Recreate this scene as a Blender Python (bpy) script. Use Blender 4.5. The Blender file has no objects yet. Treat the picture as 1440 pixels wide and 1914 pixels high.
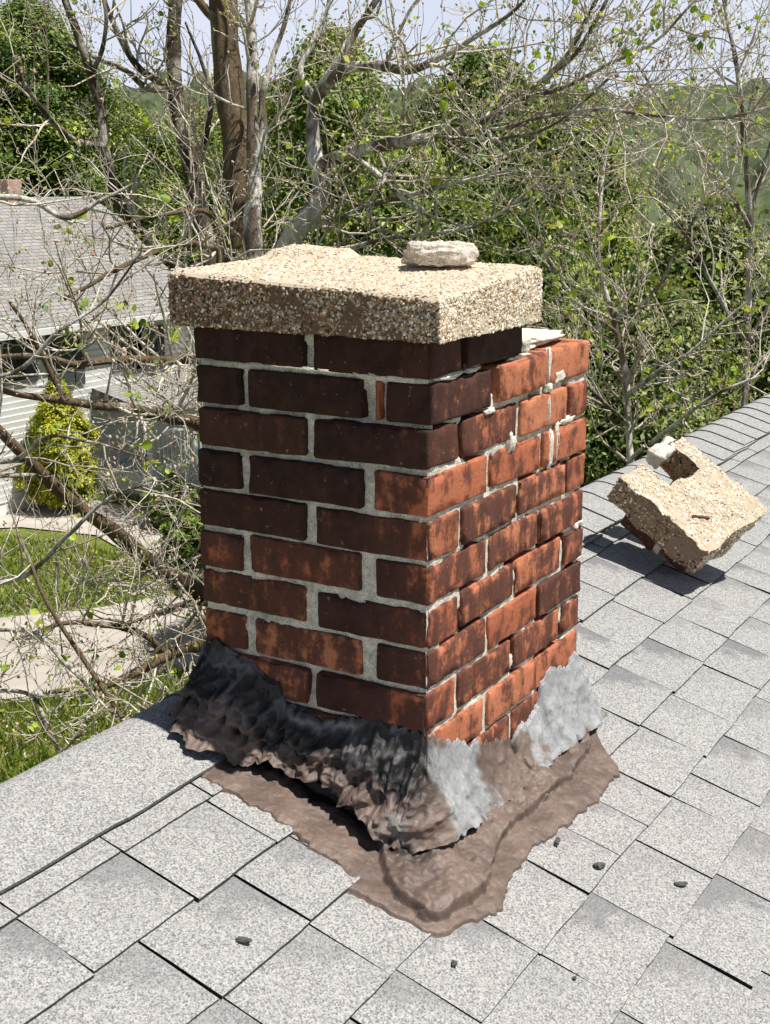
import bpy, math, random
import numpy as np
from mathutils import Matrix, Vector

# ------------------------------------------------------------------ camera, sky, sun, exposure
S = bpy.context.scene
C = S.collection
CP = np.array([-1.607, -0.8847, 0.2065]); YAW, PITCH, FPX = 0.538, 0.2472, 2437.4
FW = np.array([math.cos(YAW)*math.cos(PITCH), math.sin(YAW)*math.cos(PITCH), -math.sin(PITCH)])
RT = np.array([math.sin(YAW), -math.cos(YAW), 0.0]); UP = np.cross(RT, FW)
cd = bpy.data.cameras.new('camera'); cam = bpy.data.objects.new('camera', cd); C.objects.link(cam)
cam.matrix_world = Matrix(((RT[0], UP[0], -FW[0], CP[0]), (RT[1], UP[1], -FW[1], CP[1]), (RT[2], UP[2], -FW[2], CP[2]), (0, 0, 0, 1)))
cd.sensor_fit = 'HORIZONTAL'; cd.sensor_width = 36.0; cd.lens = 36.0*FPX/1440.0
cd.clip_start = 0.05; cd.clip_end = 3000
S.camera = cam

SUN = Vector((0.10, -0.42, 0.90)).normalized()
w = bpy.data.worlds.new('World'); S.world = w; w.use_nodes = True
nt = w.node_tree; bg = nt.nodes['Background']
sky = nt.nodes.new('ShaderNodeTexSky'); sky.sky_type = 'NISHITA'; sky.sun_disc = False
sky.sun_elevation = math.asin(SUN.z); sky.sun_rotation = math.atan2(SUN.x, SUN.y)
sky.air_density = 0.65; sky.dust_density = 0.8; sky.ozone_density = 1.0
tc = nt.nodes.new('ShaderNodeTexCoord'); sx_ = nt.nodes.new('ShaderNodeSeparateXYZ'); nt.links.new(tc.outputs['Generated'], sx_.inputs[0])
cn = nt.nodes.new('ShaderNodeTexNoise'); cn.inputs['Scale'].default_value = 3.0; cn.inputs['Detail'].default_value = 5; nt.links.new(tc.outputs['Generated'], cn.inputs['Vector'])
vr = nt.nodes.new('ShaderNodeValToRGB'); vr.color_ramp.elements[0].position = 0.0; vr.color_ramp.elements[0].color = (.95, .95, .95, 1); vr.color_ramp.elements[1].position = 0.34; vr.color_ramp.elements[1].color = (.05, .05, .05, 1); e_ = vr.color_ramp.elements.new(0.15); e_.color = (.90, .90, .90, 1); nt.links.new(sx_.outputs[2], vr.inputs[0])
cm = nt.nodes.new('ShaderNodeMath'); cm.operation = 'MULTIPLY_ADD'; nt.links.new(cn.outputs['Fac'], cm.inputs[0]); cm.inputs[1].default_value = 0.5; cm.inputs[2].default_value = 0.72
cf = nt.nodes.new('ShaderNodeMath'); cf.operation = 'MULTIPLY'; cf.use_clamp = True; nt.links.new(vr.outputs[0], cf.inputs[0]); nt.links.new(cm.outputs[0], cf.inputs[1])
mx_ = nt.nodes.new('ShaderNodeMix'); mx_.data_type = 'RGBA'; nt.links.new(cf.outputs[0], mx_.inputs[0]); nt.links.new(sky.outputs[0], mx_.inputs[6]); mx_.inputs[7].default_value = (11.6, 12.4, 14.4, 1)
nt.links.new(mx_.outputs[2], bg.inputs[0]); bg.inputs[1].default_value = 0.05
ld = bpy.data.lights.new('sun', 'SUN'); ld.energy = 5.0; ld.angle = math.radians(0.5); ld.color = (1.0, 0.955, 0.88)
lo = bpy.data.objects.new('sun', ld); C.objects.link(lo); lo.rotation_euler = SUN.to_track_quat('Z', 'Y').to_euler(); lo.location = (0, -5, 12)
S.view_settings.view_transform = 'Standard'; S.view_settings.look = 'None'
S.view_settings.exposure = 0.5; S.view_settings.gamma = 1.0
S.cycles.max_bounces = 5; S.cycles.diffuse_bounces = 3; S.cycles.transparent_max_bounces = 6
S.cycles.use_adaptive_sampling = True; S.cycles.adaptive_threshold = 0.02

# ------------------------------------------------------------------ helpers
rng = np.random.default_rng(7)
def ray(u, v): return FW + RT*(u-720)/FPX - UP*(v-957)/FPX
def at(u, v, d, *_): return CP + ray(u, v)*d                  # a point seen at (u, v), d metres in front of the lens
def on_z(u, v, z):
    r = ray(u, v); return CP + r*(z-CP[2])/r[2]

def _hash(ix, iy, iz, seed):
    h = (ix.astype(np.int64)*374761393 + iy.astype(np.int64)*668265263 + iz.astype(np.int64)*2147483647 + seed*974634777) & 0xffffffff
    h = ((h ^ (h >> 13))*1274126177) & 0xffffffff
    h = ((h ^ (h >> 16))*2246822519) & 0xffffffff
    return ((h ^ (h >> 15)) & 0xffffff)/float(0xffffff)
def vn(p, seed=0):
    p = np.asarray(p, float); i = np.floor(p); f = p-i; f = f*f*(3-2*f); i = i.astype(np.int64); r = 0
    for a in (0, 1):
        for b in (0, 1):
            for c in (0, 1):
                wt = (f[:, 0] if a else 1-f[:, 0])*(f[:, 1] if b else 1-f[:, 1])*(f[:, 2] if c else 1-f[:, 2])
                r = r + wt*_hash(i[:, 0]+a, i[:, 1]+b, i[:, 2]+c, seed)
    return r*2-1
def fbm(p, octv=4, seed=0, gain=0.5):
    p = np.asarray(p, float); r = 0; a = 1
    for o in range(octv):
        r = r + a*vn(p*(2.03**o), seed+o*17); a *= gain
    return r
def sstep(a, b, x): t = np.clip((x-a)/(b-a), 0, 1); return t*t*(3-2*t)

def mk(name, V, F, mat=None, parent=None, smooth=True, attrs=None, mats=None, midx=None):
    """one mesh object from vertices and a list of index arrays (quads / tris)"""
    V = np.asarray(V, np.float32).reshape(-1, 3)
    if not isinstance(F, list): F = [F]
    F = [np.asarray(f, np.int32) for f in F if len(f)]
    me = bpy.data.meshes.new(name)
    me.vertices.add(len(V)); me.vertices.foreach_set('co', V.ravel())
    nl = sum(f.size for f in F); npoly = sum(len(f) for f in F)
    me.loops.add(nl); me.polygons.add(npoly)
    me.loops.foreach_set('vertex_index', np.concatenate([f.ravel() for f in F]))
    tot = np.concatenate([np.full(len(f), f.shape[1], np.int32) for f in F])
    st = np.concatenate([[0], np.cumsum(tot)[:-1]]).astype(np.int32)
    me.polygons.foreach_set('loop_start', st)
    me.polygons.foreach_set('use_smooth', np.full(npoly, bool(smooth)))
    if midx is not None: me.polygons.foreach_set('material_index', np.asarray(midx, np.int32))
    for k, a in (attrs or {}).items():
        a = np.asarray(a, np.float32)
        if a.ndim == 1:
            at_ = me.attributes.new(k, 'FLOAT', 'POINT'); at_.data.foreach_set('value', a)
        else:
            if a.shape[1] == 3: a = np.concatenate([a, np.ones((len(a), 1), np.float32)], 1)
            at_ = me.attributes.new(k, 'FLOAT_COLOR', 'POINT'); at_.data.foreach_set('color', a.ravel())
    me.update(calc_edges=True)
    for m in (mats or ([mat] if mat else [])): me.materials.append(m)
    o = bpy.data.objects.new(name, me); C.objects.link(o)
    if parent is not None: o.parent = parent
    return o
def tag(o, label=None, cat=None, group=None, kind=None):
    if label: o['label'] = label
    if cat: o['category'] = cat
    if group: o['group'] = group
    if kind: o['kind'] = kind
    return o
def empty(name, label, cat, loc=(0, 0, 0), group=None):
    o = bpy.data.objects.new(name, None); C.objects.link(o); o.location = loc; o.empty_display_size = 0.1
    return tag(o, label, cat, group)
def rel(V, root): return np.asarray(V, float).reshape(-1, 3)-np.array(root.location)

class Geo:
    def __init__(s): s.V = []; s.Q = []; s.T = []; s.n = 0; s.A = {}
    def add(s, V, Q=None, T=None, **at_):
        V = np.asarray(V, float).reshape(-1, 3); s.V.append(V)
        if Q is not None and len(Q): s.Q.append(np.asarray(Q, np.int64)+s.n)
        if T is not None and len(T): s.T.append(np.asarray(T, np.int64)+s.n)
        for k, v in at_.items():
            v = np.asarray(v, float)
            if v.ndim == 0: v = np.full(len(V), float(v))
            elif v.ndim == 1 and len(v) == 3 and len(V) != 3: v = np.tile(v, (len(V), 1))
            s.A.setdefault(k, []).append(v)
        s.n += len(V)
    def build(s, name, mat, parent=None, smooth=True, local=True):
        V = np.concatenate(s.V)
        if parent is not None and local: V = rel(V, parent)
        F = ([np.concatenate(s.Q)] if s.Q else [])+([np.concatenate(s.T)] if s.T else [])
        return mk(name, V, F, mat, parent, smooth, {k: np.concatenate(v) for k, v in s.A.items()})
def gridq(nu, nv):
    i = np.arange(nu-1)[:, None]*nv+np.arange(nv-1)[None, :]
    return np.stack([i, i+nv, i+nv+1, i+1], -1).reshape(-1, 4)
BOXQ = np.array([[0, 3, 2, 1], [4, 5, 6, 7], [0, 1, 5, 4], [1, 2, 6, 5], [2, 3, 7, 6], [3, 0, 4, 7]])
def boxv(x0, x1, y0, y1, z0, z1):
    return np.array([[x0, y0, z0], [x1, y0, z0], [x1, y1, z0], [x0, y1, z0], [x0, y0, z1], [x1, y0, z1], [x1, y1, z1], [x0, y1, z1]], float)
def tube(pts, rad, k=5):
    pts = np.asarray(pts, float); n = len(pts)
    t = np.gradient(pts, axis=0); t /= np.linalg.norm(t, axis=1)[:, None]+1e-9
    ref = np.array([0.31, 0.17, 0.93]) if abs(t[0, 2]) < 0.8 else np.array([0.9, 0.3, 0.1])
    a = np.cross(t, ref); a /= np.linalg.norm(a, axis=1)[:, None]+1e-9; b = np.cross(t, a)
    th = np.arange(k)*2*math.pi/k
    V = pts[:, None, :]+np.asarray(rad)[:, None, None]*(np.cos(th)[None, :, None]*a[:, None, :]+np.sin(th)[None, :, None]*b[:, None, :])
    i = (np.arange(n-1)*k)[:, None]; j = np.arange(k)[None, :]; j2 = (j+1) % k
    Q = np.stack([i+j, i+j2, i+k+j2, i+k+j], -1).reshape(-1, 4)
    return V.reshape(-1, 3), Q
def smooth_path(P, per=6):
    P = np.asarray(P, float); P = np.concatenate([[2*P[0]-P[1]], P, [2*P[-1]-P[-2]]]); out = []
    for i in range(1, len(P)-2):
        for k in range(per):
            t = k/per; a, b, c, d = P[i-1:i+3]
            out.append(0.5*(2*b+(c-a)*t+(2*a-5*b+4*c-d)*t*t+(3*b-a-3*c+d)*t**3))
    out.append(P[-2]); return np.array(out)

# ------------------------------------------------------------------ materials
def M(name, rough=0.9, spec=0.2):
    m = bpy.data.materials.new(name); m.use_nodes = True; b = m.node_tree.nodes['Principled BSDF']
    b.inputs['Roughness'].default_value = rough; b.inputs['Specular IOR Level'].default_value = spec
    return m, m.node_tree, b
def N(nt_, t, **kw):
    n = nt_.nodes.new(t)
    for k, v in kw.items(): setattr(n, k, v)
    return n
def L(nt_, a, b): nt_.links.new(a, b)
def geopos(nt_): return N(nt_, 'ShaderNodeNewGeometry').outputs['Position']
def objpos(nt_): return N(nt_, 'ShaderNodeTexCoord').outputs['Object']
def attr(nt_, name): return N(nt_, 'ShaderNodeAttribute', attribute_name=name)
def noise(nt_, vec, scale, detail=4, rough=0.55, stretch=None):
    if stretch:
        mp = N(nt_, 'ShaderNodeMapping'); mp.inputs['Scale'].default_value = stretch; L(nt_, vec, mp.inputs['Vector']); vec = mp.outputs[0]
    n = N(nt_, 'ShaderNodeTexNoise'); n.inputs['Scale'].default_value = scale; n.inputs['Detail'].default_value = detail
    n.inputs['Roughness'].default_value = rough; L(nt_, vec, n.inputs['Vector']); return n.outputs['Fac']
def voro(nt_, vec, scale, feature='F1'):
    n = N(nt_, 'ShaderNodeTexVoronoi', feature=feature); n.inputs['Scale'].default_value = scale; L(nt_, vec, n.inputs['Vector']); return n
def ramp(nt_, fac, stops, interp='LINEAR'):
    r = N(nt_, 'ShaderNodeValToRGB'); cr = r.color_ramp; cr.interpolation = interp
    while len(cr.elements) < len(stops): cr.elements.new(0.5)
    for e, (p, c) in zip(cr.elements, stops):
        e.position = p; e.color = (*c, 1) if not np.isscalar(c) else (c, c, c, 1)
    L(nt_, fac, r.inputs[0]); return r.outputs[0]
def mix(nt_, fac, a, b, mode='MIX'):
    n = N(nt_, 'ShaderNodeMix', data_type='RGBA', blend_type=mode)
    for s, v in ((n.inputs[0], fac), (n.inputs[6], a), (n.inputs[7], b)):
        if isinstance(v, (int, float)): s.default_value = v
        elif isinstance(v, tuple): s.default_value = (*v, 1)
        else: L(nt_, v, s)
    return n.outputs[2]
def mth(nt_, op, a, b=None, c=None, clamp=False):
    n = N(nt_, 'ShaderNodeMath', operation=op, use_clamp=clamp)
    for i, v in enumerate((a, b, c)):
        if v is None: continue
        if isinstance(v, (int, float)): n.inputs[i].default_value = v
        else: L(nt_, v, n.inputs[i])
    return n.outputs[0]
def bump(nt_, b, h, strength=0.5, dist=0.005):
    n = N(nt_, 'ShaderNodeBump'); n.inputs['Strength'].default_value = strength; n.inputs['Distance'].default_value = dist
    L(nt_, h, n.inputs['Height']); L(nt_, n.outputs[0], b.inputs['Normal'])

def brick_mat():
    m, t, b = M('old_red_brick', 0.85, 0.15); p = geopos(t)
    soot = attr(t, 'soot').outputs['Fac']; tone = attr(t, 'tone').outputs['Fac']
    big = noise(t, p, 26, 6, 0.66); streak = noise(t, p, 30, 4, 0.6, (1, 1, 0.35)); fine = noise(t, p, 160, 3, 0.6)
    f = mth(t, 'MULTIPLY_ADD', big, 2.3, -1.75)
    f = mth(t, 'ADD', f, mth(t, 'MULTIPLY', streak, 1.8))
    f = mth(t, 'ADD', f, mth(t, 'MULTIPLY', fine, 0.7))
    f = mth(t, 'ADD', f, mth(t, 'MULTIPLY', soot, 0.95))
    mask = ramp(t, mth(t, 'MULTIPLY_ADD', f, 0.5, 0.0), [(0.31, 0.0), (0.39, 0.5), (0.47, 0.86), (0.60, 1.0)])
    orange = mix(t, tone, (0.32, 0.082, 0.036), (0.43, 0.150, 0.075))
    orange = mix(t, ramp(t, fine, [(0.35, 0.0), (0.7, 1.0)]), orange, mix(t, 0.35, orange, (0.60, 0.30, 0.19)))
    dark = mix(t, ramp(t, big, [(0.35, 0.0), (0.65, 1.0)]), (0.060, 0.029, 0.023), (0.115, 0.046, 0.034))
    dark = mix(t, ramp(t, soot, [(0.45, 0.0), (0.85, 1.0)]), dark, mix(t, ramp(t, big, [(0.4, 0.0), (0.65, 1.0)]), (0.030, 0.016, 0.014), (0.064, 0.028, 0.021)))
    col = mix(t, mask, orange, dark)
    pale = ramp(t, noise(t, p, 75, 3, 0.7), [(0.66, 0.0), (0.74, 0.5)])
    col = mix(t, pale, col, (0.48, 0.33, 0.27))
    L(t, col, b.inputs['Base Color'])
    bump(t, b, mth(t, 'ADD', noise(t, p, 240, 4, 0.7), mth(t, 'MULTIPLY', big, 1.2)), 0.55, 0.003); return m
def mortar_mat(name='lime_mortar', lo_=(0.44, 0.41, 0.34), hi=(0.82, 0.78, 0.69)):
    m, t, b = M(name, 0.95, 0.1); p = geopos(t)
    n1 = noise(t, p, 60, 5, 0.65); n2 = noise(t, p, 420, 2, 0.6)
    c = mix(t, ramp(t, n1, [(0.32, 0.0), (0.68, 1.0)]), lo_, hi)
    c = mix(t, ramp(t, n2, [(0.54, 0.0), (0.66, 0.75)]), c, (0.15, 0.13, 0.10))
    L(t, c, b.inputs['Base Color']); bump(t, b, n2, 0.7, 0.003); return m
def shingle_mat(name='grey_granule_shingle', gain=1.0):
    m, t, b = M(name, 0.95, 0.1); p = geopos(t)
    v = voro(t, p, 400); v2 = voro(t, p, 620)
    s = N(t, 'ShaderNodeSeparateColor'); L(t, v.outputs['Color'], s.inputs[0])
    s2 = N(t, 'ShaderNodeSeparateColor'); L(t, v2.outputs['Color'], s2.inputs[0])
    g = gain
    c = ramp(t, s.outputs[0], [(0.0, (.12*g, .12*g, .127*g)), (0.17, (.20*g, .20*g, .207*g)), (0.34, (.34*g, .34*g, .345*g)), (0.6, (.46*g, .46*g, .455*g)), (1.0, (.66*g, .655*g, .64*g))])
    c = mix(t, 0.35, c, ramp(t, s2.outputs[1], [(0.0, (.16*g, .16*g, .17*g)), (0.5, (.40*g, .395*g, .38*g)), (1.0, (.64*g, .63*g, .60*g))]))
    # darker granule blend printed near the upper left corner of each tab
    tu = attr(t, 'tab_u').outputs['Fac']; tv = attr(t, 'tab_v').outputs['Fac']; tr = attr(t, 'tab_r').outputs['Fac']
    blot = noise(t, p, 26, 3, 0.6)
    d = mth(t, 'ADD', mth(t, 'ADD', mth(t, 'MULTIPLY_ADD', tu, -1.25, 1.25), mth(t, 'MULTIPLY', tv, 0.85)), mth(t, 'MULTIPLY', mth(t, 'SUBTRACT', blot, 0.5), 1.3))
    dk = ramp(t, d, [(0.45, 1.0), (0.85, 0.0)])
    dk = mth(t, 'MULTIPLY', dk, tr)
    c = mix(t, mth(t, 'MULTIPLY', dk, 0.75), c, (0.13, 0.128, 0.14))
    mot = noise(t, p, 9, 4, 0.6)
    c = mix(t, ramp(t, mot, [(0.4, 0.0), (0.75, 0.22)]), c, (0.22, 0.21, 0.205))
    sd = attr(t, 'edge').outputs['Fac']                      # the cut asphalt edge of a tab
    c = mix(t, sd, c, (0.035, 0.033, 0.032))
    L(t, c, b.inputs['Base Color']); bump(t, b, v.outputs['Distance'], 0.5, 0.002); return m
def simple(name, col, rough=0.8, var=0.25, scale=12, spec=0.2, bumpd=0.0, stretch=None):
    m, t, b = M(name, rough, spec); p = objpos(t)
    n = noise(t, p, scale, 5, 0.6, stretch)
    lo_ = tuple(c*(1-var) for c in col); hi = tuple(min(1, c*(1+var)) for c in col)
    L(t, mix(t, ramp(t, n, [(0.3, 0.0), (0.7, 1.0)]), lo_, hi), b.inputs['Base Color'])
    if bumpd: bump(t, b, n, 0.6, bumpd)
    return m
def attr_mat(name, rough=0.9, spec=0.15, bscale=0, bdist=0.002, var=0.0, vscale=200):
    m, t, b = M(name, rough, spec); a = attr(t, 'tint').outputs['Color']; p = geopos(t)
    if var:
        n = noise(t, p, vscale, 4, 0.65); a = mix(t, 1.0, a, ramp(t, n, [(0.25, 1-var), (0.75, 1+var)]), 'MULTIPLY')
    L(t, a, b.inputs['Base Color'])
    if bscale: bump(t, b, noise(t, p, bscale, 4, 0.65), 0.6, bdist)
    return m
def leaf_mat(name, transl=0.35):
    m, t, b = M(name, 0.5, 0.3); a = attr(t, 'tint').outputs['Color']; L(t, a, b.inputs['Base Color'])
    tr = N(t, 'ShaderNodeBsdfTranslucent'); L(t, mix(t, 1.0, a, (1.3, 1.25, 0.6), 'MULTIPLY'), tr.inputs['Color'])
    mx = N(t, 'ShaderNodeMixShader'); mx.inputs[0].default_value = transl
    out = t.nodes['Material Output']; L(t, b.outputs[0], mx.inputs[1]); L(t, tr.outputs[0], mx.inputs[2]); L(t, mx.outputs[0], out.inputs['Surface'])
    return m
def bark_mat(name, dark, pale, amount, scale=5):
    m, t, b = M(name, 0.95, 0.1); p = geopos(t)
    n = noise(t, p, scale, 5, 0.6, (1, 1, 0.45)); n2 = noise(t, p, 45, 4, 0.7, (1, 1, 0.3))
    c = mix(t, ramp(t, n, [(amount-0.05, 0.0), (amount+0.06, 1.0)]), dark, pale)
    c = mix(t, ramp(t, n2, [(0.35, 0.55), (0.6, 0.0)]), c, tuple(x*0.35 for x in dark))
    L(t, c, b.inputs['Base Color']); bump(t, b, mth(t, 'ADD', n2, n), 0.9, 0.02); return m

BRICK = brick_mat(); MORTAR = mortar_mat(); WHITE_MORTAR = mortar_mat('white_mortar', (0.55, 0.50, 0.42), (0.80, 0.76, 0.68))
SHINGLE = shingle_mat(gain=0.74); ASPHALT = simple('asphalt_felt', (0.03, 0.029, 0.028), 0.95, 0.3, 60)
PEBBLE = attr_mat('exposed_aggregate', 0.75, 0.25, 500, 0.001, 0.25, 400)
CEMENT = attr_mat('roofing_cement', 0.48, 0.42, 260, 0.002, 0.22, 130)

# ------------------------------------------------------------------ our house and its shingled roof
RY, RZ, SL = 0.481, -0.6445, 0.3058
GZ = -6.5
def roofz(y): return RZ-SL*(RY-y)
NRM = np.array([0, -SL, 1.0]); NRM /= np.linalg.norm(NRM)
DN = np.array([0, -1.0, -SL]); DN /= np.linalg.norm(DN)
house = empty('house', 'our own house with a light grey shingled roof under the brick chimney', 'house', (2.0, RY, GZ))
XL, XR, YF, YB = -5.0, 11.0, -4.2, 0.80
SB = 1.35                                           # the roof turns steeply down behind its top edge
def build_roof():
    # deck: both slopes as a thick folded slab, a little under the shingles
    th = 0.02; prof = [(YF, roofz(YF)), (RY, RZ), (YB, RZ-SB*(YB-RY))]
    V = []
    for x in (XL, XR):
        V += [(x, y, z-0.006) for y, z in prof]+[(x, y, z-0.006-th-0.1) for y, z in prof]
    Q = [(0, 6, 7, 1), (1, 7, 8, 2), (3, 4, 10, 9), (4, 5, 11, 10), (0, 3, 9, 6), (2, 8, 11, 5), (0, 1, 4, 3), (1, 2, 5, 4), (6, 9, 10, 7), (7, 10, 11, 8)]
    mk('roof_deck', rel(V, house), np.array(Q), ASPHALT, house, False)
    # far slope, plain laid shingles as one sheet
    n = 60; xs = np.linspace(XL, XR, n); ys = np.linspace(RY+0.10, YB+0.02, 24); X, Y = np.meshgrid(xs, ys, indexing='ij')
    mk('far_slope', rel(np.stack([X, Y, RZ-SB*(Y-RY)+0.004], -1), house), gridq(n, 24), SHINGLE, house, True)
    # near slope: every tab its own thin curled slab inside one mesh
    g = Geo(); r = np.random.default_rng(11); y0 = 0.283; ex = 0.128; k = -1
    while True:
        yt = y0-ex*k+ex; yb = y0-ex*k            # upper and lower (butt) edge of the exposed course
        if yb < YF-0.1: break
        if k == -1: yt = RY-0.03
        near = yb > -1.2
        x = XL+(k % 2)*0.11+r.uniform(0, 0.15)
        while x < XR:
            wd = r.choice([0.185, 0.195, 0.205, 0.20, 0.235]) if r.random() < 0.9 else r.uniform(0.10, 0.15)
            gap = 0.0040; xa, xb = x+gap/2, x+wd-gap/2
            det = near and -3 < x < 6
            nu, nv = (9, 7) if det else (3, 3)
            u = np.linspace(0, 1, nu); v = np.linspace(0, 1, nv); U, Vv = np.meshgrid(u, v, indexing='ij')
            ph = r.uniform(0, 99); lift = 0.0048+r.uniform(0, 0.0026)
            slant = r.uniform(-0.004, 0.004)
            X = xa+(xb-xa)*U; ytop = yt+0.03; bl = yb+r.uniform(-0.0025, 0.0025)
            Y = ytop+(bl-ytop)*Vv
            if det:
                q = np.stack([X*9, Y*9, np.full_like(X, ph)], -1).reshape(-1, 3); w1 = vn(q, 3).reshape(X.shape); w2 = vn(q*4, 5).reshape(X.shape)
                X = X+(w1*0.0010+w2*0.0006)+slant*Vv*0.08; Y = Y+(w1*0.0025+w2*0.0012)*Vv
            else: w1 = np.zeros_like(X)
            H = -0.004+lift*1.15*Vv*(ytop-bl)/(ex+0.03)+0.0012*w1
            P = np.stack([X, Y, roofz(Y)], -1)+NRM*H[..., None]
            B = P-NRM*0.0060
            nn = nu*nv
            ring = [i*nv for i in range(nu)]      # top row v=0 (hidden under the next course)
            left = list(range(nv)); right = [(nu-1)*nv+j for j in range(nv)]; bot = [i*nv+nv-1 for i in range(nu)]
            A = P.reshape(-1, 3)
            ta = dict(tab_u=U.ravel(), tab_v=np.clip((Vv*(ytop-bl)-0.03)/(yt-bl), 0, 1).ravel(), tab_r=np.full(nn, r.uniform(0.15, 1.0) if k >= 0 else 0.0), edge=np.zeros(nn))
            g.add(A, gridq(nu, nv)[:, ::1], **ta)
            # side skirts (asphalt edges)
            for idx, e in ((left, 1.0), (right, 1.0), (bot, 0.80)):
                a = A[idx]; bb = B.reshape(-1, 3)[idx]; m_ = len(idx)
                g.add(np.concatenate([a, bb]), np.array([[i, i+1, m_+i+1, m_+i] for i in range(m_-1)]), tab_u=np.ones(2*m_), tab_v=np.ones(2*m_), tab_r=np.zeros(2*m_), edge=np.full(2*m_, e))
            x += wd
        k += 1
    g.build('near_slope', SHINGLE, house, False)
    # ridge caps bent over the ridge
    g = Geo(); r = np.random.default_rng(5)
    def cap_piece(x0, x1, h0, h1, wf, wb, res=0.03):
        nu = max(4, int((x1-x0)/res)); sN = np.concatenate([np.linspace(-wf, -0.05, 9), np.linspace(-0.04, 0.04, 9), np.linspace(0.05, wb, 7)]); nv = len(sN)
        U, Sg = np.meshgrid(np.linspace(0, 1, nu), sN, indexing='ij')
        X = x0+(x1-x0)*U; rr = 0.055
        Sx = Sg/math.sqrt(1+SL*SL)
        A_ = np.abs(Sx); sl_ = np.where(Sx > 0, SB, SL); Z = np.where(A_ < rr, -(SL*rr/2)-sl_*A_**2/(2*rr), np.where(Sx > 0, -(SL*rr/2)-SB*(A_-rr/2), -SL*A_))+0.004
        q = np.stack([X*7, Sg*7, np.full_like(X, x0*3)], -1).reshape(-1, 3); w1 = fbm(q, 3, 9).reshape(X.shape)
        X = X+w1*0.003; Yj = RY+Sx+w1*0.003*(np.abs(Sg) > 0.12)
        P = np.stack([X, Yj, RZ+Z+h0+(h1-h0)*U+0.0012*w1], -1); A = P.reshape(-1, 3); nn = len(A)
        g.add(A, gridq(nu, nv), tab_u=np.full(nn, 1.0), tab_v=np.ones(nn), tab_r=np.full(nn, 0.0), edge=np.zeros(nn))
        Bq = A-np.array([0, 0, 0.0042])
        for idx in (list(range(nv)), [(nu-1)*nv+j for j in range(nv)], [i*nv for i in range(nu)], [i*nv+nv-1 for i in range(nu)]):
            m_ = len(idx); g.add(np.concatenate([A[idx], Bq[idx]]), np.array([[i, i+1, m_+i+1, m_+i] for i in range(m_-1)]), tab_u=np.ones(2*m_), tab_v=np.ones(2*m_), tab_r=np.zeros(2*m_), edge=np.full(2*m_, 0.7))
    x = XL
    for x0, x1 in ((-5.0, -3.1), (-3.2, -1.25), (-1.3, 0.12)):
        cap_piece(x0, x1, 0.0035, 0.0035+0.003*(x0 > -2), 0.168, 0.17)
    x = 0.0
    while x < XR:
        cap_piece(x, min(x+0.30, XR), 0.0115+r.uniform(0, .001), 0.003, 0.168+r.uniform(-.006, .006), 0.17); x += 0.137+r.uniform(-0.004, 0.004)
    g.build('ridge_cap', SHINGLE, house, False)
    # walls below
    wl = simple('house_siding', (0.55, 0.54, 0.50), 0.7, 0.06, 3)
    gv = Geo(); ya, yb = YF+0.4, YB-0.1
    pr = [(ya, GZ), (yb, GZ), (yb, RZ-SB*(yb-RY)-0.14), (RY, RZ-0.14), (ya, roofz(ya)-0.14)]; m_ = len(pr)
    V = [(x, y, z) for x in (XL+0.35, XR-0.35) for y, z in pr]
    gv.add(V, [(i, (i+1) % m_, m_+(i+1) % m_, m_+i) for i in range(m_)], [(0, 3, 2), (0, 4, 3), (0, 2, 1), (5, 7, 8), (5, 8, 9), (5, 6, 7)])
    gv.build('wall', wl, house, False)
build_roof()

# ------------------------------------------------------------------ the chimney
CW, CD, CH = 0.59, 0.424, 0.0675                 # along the ridge, up the slope, course height
chim = empty('chimney', 'old square red brick chimney with pale concrete cap and patched flashing on the grey roof', 'chimney', (0.3, 0.2, -0.95))
def rbox(x0, x1, y0, y1, z0, z1, r, step, seed, amp=0.0012):
    """rounded, worn box as six grids"""
    V = []; Q = []; n0 = 0; c = np.array([[x0, x1], [y0, y1], [z0, z1]])
    def axis(a, b):
        n = max(2, int((b-a-2*r)/step)); return np.concatenate([[a, a+r*0.25, a+r*0.6], np.linspace(a+r, b-r, n), [b-r*0.6, b-r*0.25, b]])
    ax = [axis(*c[i]) for i in range(3)]
    for d in range(3):
        e, f = (d+1) % 3, (d+2) % 3
        for sgn in (0, 1):
            A, B = np.meshgrid(ax[e], ax[f], indexing='ij'); P = np.zeros(A.shape+(3,)); P[..., e] = A; P[..., f] = B; P[..., d] = c[d][sgn]
            q = gridq(len(ax[e]), len(ax[f])); V.append(P.reshape(-1, 3)); Q.append((q if sgn else q[:, ::-1])+n0); n0 += A.size
    V = np.concatenate(V); Q = np.concatenate(Q)
    inn = np.clip(V, c[:, 0]+r, c[:, 1]-r); dlt = V-inn; l = np.linalg.norm(dlt, axis=1)[:, None]+1e-9; nrm = dlt/l
    cnt = (np.abs(dlt) > r*0.3).sum(1)
    P = inn+nrm*r; off = np.array([seed*1.7, seed*0.9, seed*2.3])
    n1 = fbm(P*28+off, 3, 1); n2 = fbm(P*90+off, 3, 2)
    P = P+nrm*(n1*amp+n2*amp*0.6)[:, None]
    chip = np.clip(fbm(P*60+off, 3, 4)-0.22, 0, 1)*(cnt >= 2)
    return P-nrm*(chip*0.010)[:, None], Q
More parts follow.
